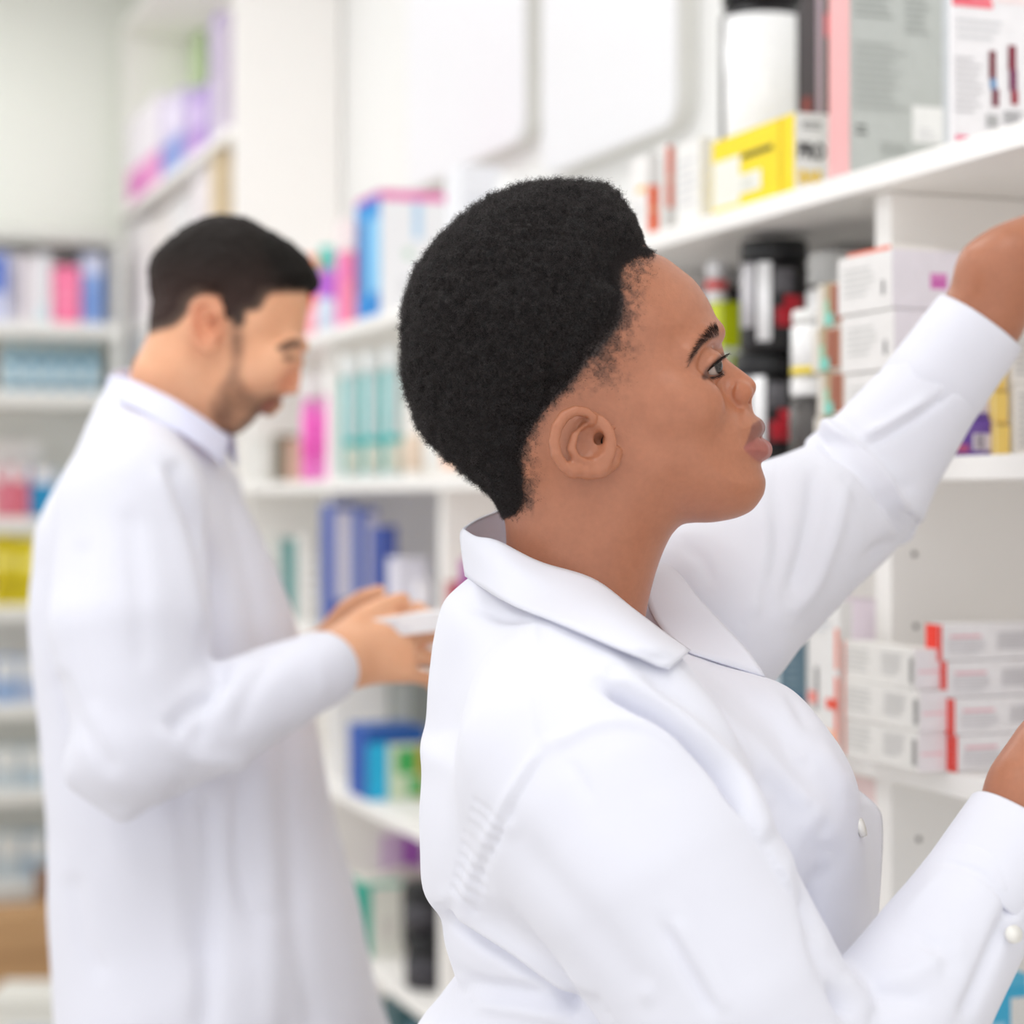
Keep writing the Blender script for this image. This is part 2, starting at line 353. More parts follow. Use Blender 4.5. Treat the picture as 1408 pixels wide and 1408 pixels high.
big_jar(1064, .075, Z4+.144, 'black supplement jar with red print on top of the stack', 'stacked black supplement jars')
bottle('supplement_jar', 'white label jar with pale lid behind the woman\'s nose', 'jar', 1016, .16, Z4, jar_parts(.03, .125, (222, 232, 236), (242, 246, 248), (246, 248, 250), .02, .05, .9))
box('vitamin_box', 'lime green and white carton in front of the woman\'s forehead', 'box', 975, 992, 1020, .04, Z4, 415, (228, 232, 220), [('N', 0, .72, 1, 1, (204, 216, 24)), ('N', .4, .45, 1, .68, (190, 206, 30)), ('F', 0, .7, 1, 1, (196, 206, 40)), ('F', .1, .1, .9, .5, LG, 'lines', 4)])
bottle('pill_bottle', 'white bottle with red label standing on the lime green carton', 'bottle', 985, .062, zat(415, A(992, .04), .04)+.0012, bottle_parts(.0145, .058, (240, 238, 238), (238, 238, 240), (222, 62, 62), .8, .018, .5, .8))
bottle('supplement_jar', 'grey jar with ribbed pale lid under the upper shelf beside the black jars', 'jar', 1154, .10, Z4, jar_parts(.040, .258, (60, 58, 58), (176, 176, 174), (232, 232, 232), .04, .3, .97))
jw = jar_parts(.029, .1, (66, 62, 60), (240, 240, 240), (84, 80, 78), .022, .1, .8)
bottle('supplement_jar', 'small dark jar with white top below the white jar by the sleeve', 'jar', 1120, .03, Z4, jw)
bottle('supplement_jar', 'small white jar with yellow band by the stacked face-picture packs', 'jar', 1122, .03, Z4+.1015, jar_parts(.029, .078, (242, 242, 240), (238, 238, 236), (244, 244, 244), .014, .05, .9, band=(.02, .16, (240, 214, 40))))
fp = None
for k, lab in enumerate(('lowest of the packs with a face picture beside the sleeve', 'second lowest of the packs with a face picture beside the sleeve', 'second highest of the packs with a face picture beside the sleeve', 'topmost of the packs with a face picture beside the sleeve')):
    if fp is None:
        fp = box('cosmetic_pack', lab, 'box', 1120, 1160, 1174, -.012, Z4, 575, (222, 216, 206), [('F', .25, 0, .6, 1, (176, 160, 130)), ('F', .5, .05, .95, .95, (176, 116, 92)), ('F', .6, .1, .8, .9, (150, 86, 66)), ('F', .28, .02, .6, .3, (130, 206, 190)), ('F', .28, .3, .45, .6, (150, 200, 170))], group='packs with a face picture', H=.049)
    else: again(fp, lab, da=.003*(-1)**k, dz=.0505*k, rot=.03*(-1)**k)
wbx = None
for k, lab in enumerate(('white carton second from the bottom of the stack under the raised sleeve', 'white carton third from the bottom of the stack, under the top one', 'white carton with pink square on top of the stack behind the raised wrist')):
    if wbx is None:
        wbx = box('medicine_box', lab, 'box', 1160, 1232, 1332, -.045, Z4+.028, 0, (232, 230, 228),
            [('F', .1, .25, .7, .8, (206, 206, 204), 'lines', 5), ('F', .82, .25, .88, .5, (90, 90, 92), 'bars', 3), ('N', 0, 0, 1, 1, (236, 232, 240)), ('N', .55, .35, .8, .62, (222, 140, 200)), ('N', .58, .4, .78, .5, (206, 100, 180))], group='white cartons stacked behind the raised sleeve', L=.105, D=.085, H=.0615, rot=.0)
    else: again(wbx, lab, da=.004*k, dz=.063*k, rot=.02*k)
wb0 = box('medicine_box', 'flat white carton at the bottom of the stack behind the raised sleeve', 'box', 1160, 1232, 1332, -.045, Z4, 0, (230, 228, 226), [('F', .1, .25, .7, .8, (206, 206, 204), 'lines', 2)], L=.105, D=.085, H=.0268)
rd = box('pill_blister_pack', 'thin white pack with red edge lying on the stacked white cartons', 'box', 1165, 1225, 1290, -.03, Z4+.028+.063*3+.0006, 0, (240, 236, 232), [('F', 0, 0, 1, 1, (230, 130, 110))], L=.09, D=.06, H=.006)

for k, (px, b, h, lab) in enumerate(((948, .20, .25, 'added black jar darkening the back of the bay in front of the forehead'), (1010, .215, .27, 'added tall black jar darkening the bay between the white bottle and the black jars'), (1092, .215, .27, 'added tall black jar darkening the bay right of the black jar stack'), (1168, .24, .28, 'added tall black jar darkening the bay behind the grey jar with pale lid'))):
    bottle('supplement_jar', lab, 'jar', px, b, Z4, jar_parts(.046, h, (34, 31, 31), (28, 26, 26), (56, 50, 48), .04, .1, .6))  # dark jars added at the back so the bay reads dark
# purple and yellow cartons under the raised cuff
pu = None
for k, lab in enumerate(('lower purple carton with barcode under the raised cuff', 'upper purple carton with barcode under the raised cuff')):
    if pu is None:
        pu = box('medicine_box', lab, 'box', 1300, 1308, 1366, .004, Z4, 576, (104, 72, 158), [('N', .5, .15, .95, .6, (214, 206, 216)), ('N', .58, .2, .8, .56, (90, 84, 96), 'bars', 6), ('N', .05, .1, .4, .3, (186, 90, 130)), ('N', .1, .66, .9, .8, (140, 112, 186), 'lines', 2)], group='purple cartons under the cuff')
    else: again(pu, lab, da=.004, dz=pu['dims'][2]+.0006)
ye = None
for k, lab in enumerate(('lower yellow carton right of the purple cartons', 'middle yellow carton right of the purple cartons', 'top yellow carton touching the raised cuff edge')):
    if ye is None:
        ye = box('medicine_box', lab, 'box', 1360, 1367, 1391, .006, Z4, 578, (238, 206, 112), [('N', 0, .0, .12, 1, (250, 232, 170)), ('N', .2, .92, 1, 1, (190, 160, 90))], group='yellow cartons under the cuff', a=A(1366, .004))
        ye.location = R(A(1367, .052), .052, Z4+EPS)
    else: again(ye, lab, da=.003*k, dz=(ye['dims'][2]+.0006)*k)
for k, lab in enumerate(('lower white carton with grey print at the right edge below the wrist', 'upper white carton with grey print at the right edge below the wrist')):
    if k == 0:
        a_ = A(1393, .08); wp = box('medicine_box', lab, 'box', 1380, 1393, 1450, .08, Z4, 0, (238, 236, 232), [('N', .1, .1, .8, .9, (190, 190, 190), 'lines', 9)], group='white cartons at the right edge', H=.075, D=.06, L=.05)
    else: again(wp, lab, dz=.0757, da=.004)
bottle('pill_bottle', 'small white bottle cap showing above the raised wrist', 'bottle', 1372, .2, Z4, bottle_parts(.022, .19, (240, 240, 240), (246, 246, 246), (230, 230, 230), .6, .03))

# ---- shelf under it: cartons with red ends
rb = None
labs = ('bottom white carton with red end in the stack of four beside the forearm', 'second carton from the bottom in the red-ended stack of four', 'third carton from the bottom in the red-ended stack of four', 'top white carton with bright red end in the stack of four')
offs = ((1300, 0), (1302, .0), (1294, .0), (1285, .0))
for k in range(4):
    px = (1312, 1314, 1307, 1304)[k]; px0 = (1300, 1302, 1293, 1285)[k]
    a_ = A(px, .0)
    if rb is None:
        rb = box('medicine_box', labs[k], 'box', 0, px, 0, 0, Z3, 0, (238, 236, 238), [('F', 0, 0, 1, 1, RED), ('N', .10, .62, .38, .70, (236, 190, 200)), ('N', .08, .15, .42, .58, (212, 210, 214), 'lines', 5), ('N', .52, .25, .95, .75, (196, 194, 198), 'lines', 6), ('N', 0, .0, .025, 1, RED)], group='red-ended cartons', L=.024, D=.135, H=.0372)
    else:
        c = again(rb, labs[k], dz=.0378*k, da=(0, .002, .012, .015)[k], db=(0, -.002, -.005, -.009)[k])
wc = None
labs = ('bottom white carton with barcode in the stack left of the red-ended cartons', 'middle white carton in the stack left of the red-ended cartons', 'top white carton in the stack left of the red-ended cartons')
for k in range(3):
    if wc is None:
        wc = box('medicine_box', labs[k], 'box', 1166, 1262, 1300, -.035, Z3, 0, (228, 226, 222), [('F', .05, .2, .45, .85, (204, 203, 200), 'lines', 5), ('F', .55, .25, .88, .85, (196, 195, 194), 'lines', 6), ('F', .93, .15, .99, .8, (150, 150, 150), 'bars', 4), ('N', 0, 0, 1, 1, (236, 232, 236)), ('N', .1, .4, .9, .48, (240, 206, 214)), ('F', 0, 0, .03, 1, (226, 140, 120))], group='white cartons left of the red-ended stack', H=.0415, L=.15, D=.034)
    else: again(wc, labs[k], dz=.042*k, da=(.0, -.003, .006)[k], rot=(0, .015, -.02)[k])
box('medicine_box', 'tall white carton with orange corner marks below the raised arm', 'box', 1112, 1166, 1172, -.03, Z3, 828, (230, 229, 227),
    [('F', .2, .25, .36, .55, (120, 120, 120), 'bars', 3), ('F', .88, .55, 1, .82, (236, 150, 130)), ('F', .88, .05, 1, .5, (238, 130, 110)), ('F', .0, .30, .3, .38, (240, 150, 140)), ('F', .6, .28, 1, .35, (232, 90, 70)), ('F', .3, .02, .95, .14, (246, 196, 170)), ('F', .3, .78, .75, .86, (206, 210, 216), 'lines', 2)], a=A(1166, -.03)+.02)
box('medicine_box', 'steel blue carton between the coat lapel and the tall white carton', 'box', 1046, 1072, 1110, .03, Z3, 862, (110, 140, 156), [('N', .4, .1, .8, .3, (40, 90, 140)), ('F', 0, 0, 1, 1, (206, 218, 226)), ('N', .2, .4, .8, .7, (140, 166, 180), 'lines', 4)])
box('medicine_box', 'white carton with dark blue lettering tucked under the raised arm', 'box', 1160, 1171, 1207, .07, Z3, 826, (222, 210, 220), [('N', .1, .45, .4, .75, (60, 60, 130), 'bars', 3), ('N', .5, .42, .95, .78, (50, 54, 126), 'bars', 3), ('N', .2, 0, 1, .12, (216, 160, 170))], a=uA+.05)
# far end of that shelf: blue and white cartons
box('medicine_box', 'blue carton with white panel nearest the man\'s hand', 'box', 441, 466, 492, .004, Z3, 694, (62, 88, 164), [('N', 0, .25, .85, .95, (222, 218, 230)), ('N', 0, .0, .8, .2, (70, 120, 190)), ('F', .3, .1, .9, .9, (70, 92, 170))], group='tall blue and white cartons', a=A(460, .004)+.0)
box('medicine_box', 'blue carton with white panel in the middle of the blue row', 'box', 0, 488, 520, .02, Z3, 700, (70, 96, 172), [('N', .3, .25, 1, .95, (216, 212, 226)), ('N', .2, .0, 1, .2, (96, 140, 200))], group='tall blue and white cartons', L=.05, a=A(495, .02))
box('medicine_box', 'blue carton with plain side at the right of the blue row', 'box', 0, 522, 546, .02, Z3, 724, (72, 90, 164), [('F', 0, 0, 1, 1, (60, 84, 160))], group='tall blue and white cartons', L=.06)
box('medicine_box', 'white lilac carton standing in front of the navy carton', 'box', 0, 545, 588, .03, Z3, 768, (226, 224, 236), [('N', .3, .1, .9, .6, (206, 208, 226), 'lines', 4)], L=.06)
box('medicine_box', 'navy blue carton at the back of the blue row below eye level', 'box', 0, 508, 596, .16, Z3, 690, (36, 44, 92), [('N', .1, .55, .35, .8, (70, 60, 90)), ('N', 0, .1, 1, .6, (214, 206, 226))], L=.05)
box('medicine_box', 'short white carton right of the white lilac carton', 'box', 0, 560, 592, .0, Z3, 800, (232, 230, 236), [('N', .2, .2, .8, .7, (200, 206, 224), 'lines', 3)], L=.03, a=A(560, 0)-.07)
box('cosmetic_pack', 'red-brown carton just left of the woman\'s collar', 'box', 0, 600, 616, .05, Z3, 800, (196, 160, 150), [('N', .6, 0, 1, 1, (196, 90, 110))], L=.02, a=uC-.12)
box('cosmetic_pack', 'magenta carton just left of the woman\'s collar', 'box', 0, 625, 639, .05, Z3, 770, (190, 70, 170), [('N', .5, 0, 1, 1, (130, 50, 150))], L=.02, a=uC-.145)
box('cosmetic_pack', 'pale pink carton touching the woman\'s collar', 'box', 0, 645, 668, .04, Z3, 782, (236, 214, 226), [('N', .1, .3, .9, .7, (226, 190, 210))], L=.02, a=uC-.17)
# farther shelf ends left of the blue cartons
for px, zz, top, c, lab in ((385, Z4, 598, (110, 100, 84), 'olive brown carton under the man\'s chin at eye level'), (404, Z4, 604, (206, 170, 150), 'peach carton beside the olive brown one under the man\'s chin'),
                            (400, Z3, 742, (60, 140, 140), 'teal carton on the shelf in front of the man\'s chest'), (378, Z3, 738, (214, 216, 212), 'grey white carton on the shelf in front of the man\'s chest'), (418, Z3, 735, (228, 226, 222), 'white carton left of the blue cartons near the man\'s hand'),
                            (350, Z4, 600, (226, 226, 222), 'white carton just right of the man\'s shirt collar')):
    box('medicine_box', lab, 'box', 0, px, px+24, .03, zz, top, c, [('N', .15, .2, .85, .75, tuple(min(255, v+30) for v in c), 'lines', 4)], L=.07)

# ---- lower shelves
box('diaper_box', 'blue and cyan box with green picture between the two coats', 'box', 480, 505, 585, .005, Z2, 1003, (30, 96, 176),
    [('F', 0, 0, 1, 1, (34, 84, 170)), ('N', 0, 0, .35, .80, (40, 176, 220)), ('N', .35, 0, 1, .78, (206, 220, 190)), ('N', .5, .35, .9, .7, (70, 170, 90)), ('N', .85, .0, 1, .75, (196, 170, 60)), ('N', .7, .05, .95, .3, (90, 180, 110)), ('N', 0, .8, 1, 1, (30, 84, 160))])
box('medicine_box', 'grey carton standing behind the blue and cyan box', 'box', 0, 540, 600, .16, Z2, 925, (150, 154, 148), [('N', .0, .4, .4, .9, (190, 194, 190))], L=.05)
box('medicine_box', 'pale carton left of the grey carton behind the man\'s hand', 'box', 0, 478, 538, .16, Z2, 940, (214, 214, 206), [('N', .2, .3, .8, .8, (200, 200, 194), 'lines', 3)], L=.05)
box('medicine_box', 'white lilac carton on the shelf under the blue and cyan box', 'box', 0, 462, 520, .05, Z1, 1160, (226, 220, 228), [('N', .2, .3, .8, .8, (212, 206, 216), 'lines', 3)], L=.06)
box('medicine_box', 'purple and white carton on the shelf under the blue and cyan box', 'box', 0, 530, 582, .15, Z1, 1150, (160, 90, 180), [('N', 0, 0, .4, 1, (216, 190, 222))], L=.05)
box('medicine_box', 'teal green and white carton low between the two coats', 'box', 478, 500, 553, .01, Z1, 1215, (224, 224, 216), [('F', 0, 0, 1, 1, (28, 160, 140)), ('N', 0, .94, 1, 1, (110, 200, 180)), ('N', 0, 0, .2, 1, (40, 170, 150)), ('N', .5, .2, .9, .5, (200, 190, 190), 'lines', 4)])
bj = jar_parts(.046, .098, (34, 33, 36), (28, 28, 30), (58, 56, 62), .03, .1, .85)
bottle('supplement_jar', 'lower black jar of the stack beside the woman\'s back', 'jar', 590, .06, Z1, bj, 'stacked black jars low on the shelf')
bottle('supplement_jar', 'upper black jar of the stack beside the woman\'s back', 'jar', 588, .062, Z1+.1, bj, 'stacked black jars low on the shelf')
bottle('supplement_jar', 'black jar with pale lid standing behind the black stack', 'jar', 556, .14, Z1, jar_parts(.04, .15, (52, 48, 56), (200, 190, 190), (80, 70, 84), .03))
box('medicine_box', 'dark teal carton at the lower edge between the coats', 'box', 0, 545, 600, .03, Z0, 1385, (60, 96, 104), [('N', .2, .5, .8, .9, (110, 150, 170))], L=.1)
box('medicine_box', 'pale pink tall carton beside the upright below the coat flap', 'box', 1150, 1168, 1205, .04, Z2, 1075, (238, 214, 212), [('F', .1, .1, .9, .4, (230, 190, 186), 'lines', 5), ('N', .8, 0, 1, .3, (232, 110, 80))], a=uA+.04)
box('medicine_box', 'blue and white carton at the lower right corner', 'box', 1340, 1352, 1412, .02, Z2, 1345, (90, 186, 222), [('N', 0, .0, 1, .9, (70, 176, 216)), ('N', .62, .2, 1, .8, (226, 226, 224)), ('N', .1, .3, .5, .6, (150, 210, 235))])
box('medicine_box', 'grey white tall carton behind the blue carton in the lower right corner', 'box', 1350, 1372, 1440, .17, Z2, 1290, (206, 206, 206), [('N', .4, 0, .7, 1, (120, 126, 126))], L=.04)
# cartons out of sight of each other on the lowest visible board
# ---- tall unit beyond the man
def tbox(name, lab, px0, px1, zi, top, c, patches=(), grp=None, b=.03, D=.2, cat='box'):
    a1 = A(px1, b)
    if cat == 'sign': zi = 1; D = .012
    L = min(A(px0, b), 7.38)-a1; H = min(zat(top, a1, b), TZ[zi-1]-.036)-TZ[zi]
    return box(name, lab, cat, px0, px1, 0, b, TZ[zi], top, c, patches, grp, L=L, D=D, H=H)
tbox('medicine_box', 'big white and pink pack at the far end of the tall unit', 176, 218, 1, 128, (236, 230, 238), [('F', 0, 0, 1, .4, (232, 150, 204)), ('F', .1, .05, .6, .25, (206, 90, 180)), ('N', 0, 0, 1, .4, (232, 150, 204))])
tbox('medicine_box', 'blue and lilac pack in the middle of the tall unit top row', 222, 252, 1, 120, (206, 196, 226), [('F', 0, 0, 1, .45, (130, 150, 212)), ('F', .3, .55, .9, .9, (230, 222, 240))])
tbox('medicine_box', 'purple pack at the near end of the tall unit top row', 256, 286, 1, 112, (176, 150, 208), [('F', .0, 0, 1, .35, (180, 140, 206)), ('F', .3, .4, .8, .8, (214, 196, 230)), ('F', .8, 0, 1, 1, (150, 116, 196))])
tbox('medicine_box', 'tall lilac pack standing at the corner of the tall unit', 289, 303, 1, 15, (206, 196, 214), [('F', 0, .5, .5, .9, (186, 170, 206)), ('F', .4, .9, 1, 1, (150, 126, 190))])
tbox('display_card', 'pale green upright sign above the tall unit top row', 262, 278, 0, -60, (206, 230, 180), (), None, .26, .012, 'sign')
for i, (p0, p1, tp, c, lab) in enumerate(((168, 196, 300, (232, 228, 230), 'white pack at the far end of the tall unit second row'), (200, 232, 285, (236, 230, 228), 'white pack with faint print in the tall unit second row'), (236, 262, 262, (228, 226, 228), 'pale pack third along the tall unit second row'), (266, 286, 228, (234, 226, 230), 'pinkish white pack fourth along the tall unit second row'), (289, 303, 196, (214, 194, 160), 'beige pack at the near end of the tall unit second row'))):
    tbox('medicine_box', lab, p0, p1, 2, tp, c, [('F', .2, .3, .8, .8, tuple(int(v*.93) for v in c), 'lines', 4), ('F', .1, .9, .9, 1, tuple(int(v*.9) for v in c))])
for i, (p0, p1, tp, c, lab) in enumerate(((166, 196, 455, (220, 222, 226), 'white pack on the tall unit behind the back of the man\'s head'), (165, 192, 625, (226, 226, 226), 'white pack on the tall unit behind the man\'s neck'))):
    tbox('medicine_box', lab, p0, p1, 3+i, tp, c, [('F', .2, .2, .6, .7, (190, 206, 200), 'lines', 3), ('F', .7, .2, .9, .6, (180, 190, 216))])
# ---- back shelf unit (faces the camera)
def bbox(name, lab, px0, px1, zi, top, c, patches=(), grp=None, set_=.02, cat='box', L=.12):
    a = AB+set_; b0, b1 = Bof(px0, a), Bof(px1, a)
    H = zat(top, a, b0)-BZ[zi]
    o = box_mesh(L, b1-b0-.002, H, c, [('N',)+p for p in patches]).build(name)
    o.location = R(a, b0, BZ[zi]+EPS); o.rotation_euler = (0, 0, TH); tag(o, lab, cat, grp); return o
bbox('medicine_box', 'blue and white pack at the left edge of the back unit top row', -14, 12, 0, 345, (200, 206, 232), [(0, .4, .9, .95, (90, 120, 200))])
bbox('medicine_box', 'grey lilac pack second along the back unit top row', 14, 30, 0, 350, (206, 202, 212), [(.1, .2, .9, .8, (176, 172, 186))])
bbox('medicine_box', 'white pack left of the pink pack on the back unit', 32, 50, 0, 352, (232, 226, 230))
bbox('medicine_box', 'pale blue white pack touching the pink pack on the back unit', 51, 71, 0, 348, (228, 230, 234), [(.0, .0, 1, .25, (214, 232, 238))])
bbox('medicine_box', 'bright pink pack on the back unit top row', 73, 111, 0, 366, (244, 120, 162), [(.15, .3, .85, .45, (246, 150, 180)), (.15, .62, .85, .74, (246, 150, 180))])
bbox('medicine_box', 'blue pack right of the bright pink pack on the back unit', 113, 143, 0, 350, (130, 160, 214), [(0, .72, 1, 1, (206, 212, 236)), (.1, .1, .6, .5, (110, 146, 210))])
for i, lab in enumerate(('cyan bottle at the far left of the row of five on the back unit', 'second cyan bottle from the left on the back unit', 'middle cyan bottle of the five on the back unit', 'fourth cyan bottle from the left on the back unit', 'cyan bottle at the right end of the five on the back unit')):
    px = 17+27*i; a = AB+.06
    bottle('mouthwash_bottle', lab, 'bottle', 0, Bof(px, a), BZ[1], bottle_parts(.0245, .155, (50, 138, 172), (176, 206, 214), None, .55, .035), 'cyan bottles on the back unit', a=a, n=20)
    mb = MB(); mb.lathe([(.0243, .02), (.0253, .0203), (.0253, .085), (.0243, .0853)], mat((206, 230, 240), .35), 8, a0=math.radians(-60), a1=math.radians(36)); mb.build('label', [o for o in COL.objects if o.name.startswith('mouthwash_bottle')][-1])
for i, (p0, p1, tp, c, lab) in enumerate(((-6, 14, 640, (214, 120, 136), 'rose pack at the left edge behind the man\'s shoulder'), (16, 40, 640, (206, 104, 122), 'dark rose pack between the rose and blue packs'), (42, 78, 645, (24, 130, 180), 'bright blue pack just left of the man\'s shoulder'))):
    bbox('medicine_box', lab, p0, p1, 2, tp, c, [(.15, .7, .85, 1, (232, 228, 230)), (.2, .3, .8, .45, tuple(min(255, v+24) for v in c))])
bbox('medicine_box', 'pale white pack above the rose packs on the back unit', -10, 60, 2, 606, (226, 226, 222), [(.1, .2, .9, .8, (214, 216, 212))], set_=.18)
for i, (p0, p1, tp, c, lab) in enumerate(((-8, 20, 736, (206, 186, 20), 'yellow pack at the left edge beside the man\'s sleeve'), (22, 50, 740, (214, 196, 24), 'yellow pack touching the man\'s sleeve'))):
    bbox('medicine_box', lab, p0, p1, 3, tp, c, [(.1, .55, .9, .7, (236, 224, 120)), (.1, .2, .9, .35, (176, 156, 16))])
for i, (p0, p1, zi, tp, c, lab) in enumerate(((-8, 24, 4, 905, (150, 176, 214), 'pale blue pack at the left edge beside the man\'s elbow'), (26, 52, 4, 905, (176, 190, 216), 'blue grey pack touching the man\'s coat above the elbow'), (54, 66, 4, 905, (226, 150, 164), 'narrow pink pack tucked behind the man\'s coat'),
        (-8, 26, 5, 1030, (200, 212, 218), 'pale pack at the left edge below the man\'s elbow'), (28, 60, 5, 1030, (190, 206, 216), 'pale blue pack touching the coat below the elbow'),
        (-6, 30, 6, 1150, (200, 212, 218), 'white pack at the left edge low on the back unit'), (32, 66, 6, 1150, (176, 196, 212), 'blue white pack touching the coat low on the back unit'))):
    bbox('medicine_box', lab, p0, p1, zi, tp, c, [(.1, .55, .9, .95, (226, 226, 222)), (.15, .2, .6, .4, tuple(int(v*.9) for v in c))])
# cardboard box and a tub on the floor by the back unit
def floor_at(px, Y): return ((px-704)/FPX*Y, Y)
mb = MB(); CB = mat((190, 152, 112), .8, .1, var=.08, scale=30, bump=.1, name='cardboard')
mb.box(-.14, .14, -.12, .12, 0, .265, CB, .003)
mb.add([(-.14, -.1215, .14), (.14, -.1215, .14), (.14, -.1215, .16), (-.14, -.1215, .16)], [(0, 1, 2, 3)], mat((170, 132, 92), .6))
o = mb.build('cardboard_box'); o.location = (*floor_at(10, 6.15), 0.0006); o.rotation_euler.z = TH+math.pi/2
tag(o, 'brown cardboard box on the floor at the lower left edge', 'cardboard box')
mb = MB(); mb.box(-.07, .07, -.07, .07, 0, .34, mat((140, 96, 56), .7, .1, var=.2, scale=20), .004); mb.box(-.06, .02, -.075, -.0705, .05, .12, mat((190, 180, 190)))
o = mb.build('paper_sack'); o.location = (*floor_at(84, 6.42), .0006); o.rotation_euler.z = TH+math.pi/2
tag(o, 'dark brown paper pack between the cardboard box and the man\'s coat', 'paper pack')
t = thing('storage_tub', (*floor_at(55, 5.55), .0006))
mb = MB(); mb.box(-.11, .11, -.09, .09, 0, .15, mat((226, 226, 220), .4), .01); mb.build('body', t)
mb = MB(); mb.box(-.12, .12, -.10, .10, .151, .175, mat((236, 236, 230), .4), .006); mb.build('lid', t)
mb = MB(); mb.box(-.06, .06, -.0925, -.0905, .02, .09, mat((196, 212, 226), .4)); mb.build('label', t)
tag(t, 'white storage tub on the floor in the lower left corner', 'tub')
# ------------------------------------------------------------------ people: implicit surfaces turned into single meshes
def catmull(pts, n=8, closed=True):
    P = np.array(pts, float); out = []; N = len(P)
    rng = range(N) if closed else range(N-1)
    for i in rng:
        if closed: p0, p1, p2, p3 = P[i-1], P[i], P[(i+1) % N], P[(i+2) % N]
        else: p0, p1, p2, p3 = P[max(i-1, 0)], P[i], P[i+1], P[min(i+2, N-1)]
        for k in range(n):
            t = k/n
            out.append(.5*((2*p1)+(-p0+p2)*t+(2*p0-5*p1+4*p2-p3)*t*t+(-p0+3*p1-3*p2+p3)*t**3))
    if not closed: out.append(P[-1])
    return np.array(out)
def seg_dist2(X, Z, poly, closed):
    best = np.full(X.shape, 1e9, np.float32); N = len(poly)
    for i in range(N if closed else N-1):
        ax, az = poly[i]; bx, bz = poly[(i+1) % N]; dx, dz = bx-ax, bz-az; l = dx*dx+dz*dz+1e-12
        t = np.clip(((X-ax)*dx+(Z-az)*dz)/l, 0, 1)
        best = np.minimum(best, (X-ax-t*dx)**2+(Z-az-t*dz)**2)
    return np.sqrt(best)
def inside(X, Z, poly):
    c = np.zeros(X.shape, bool); N = len(poly)
    for i in range(N):
        x1, z1 = poly[i]; x2, z2 = poly[(i+1) % N]
        if z1 == z2: continue
        m = ((z1 > Z) != (z2 > Z)) & (X < (x2-x1)*(Z-z1)/(z2-z1)+x1); c ^= m
    return c
def poly_sd(X, Z, poly):
    d = seg_dist2(X, Z, poly, True); return np.where(inside(X, Z, poly), d, -d)     # positive inside
def idw(X, Z, ctrl, s=.012, p=1.5):
    num = np.zeros(X.shape, np.float32); den = num.copy()
    for x, z, v in ctrl:
        w = 1.0/((X-x)**2+(Z-z)**2+s*s)**p; num += w*v; den += w
    return num/den
def smin(a, b, k):
    if k <= 0: return np.minimum(a, b)
    h = np.maximum(k-np.abs(a-b), 0)/k
    return np.minimum(a, b)-h*h*k*.25
def smax(a, b, k): return -smin(-a, -b, k)
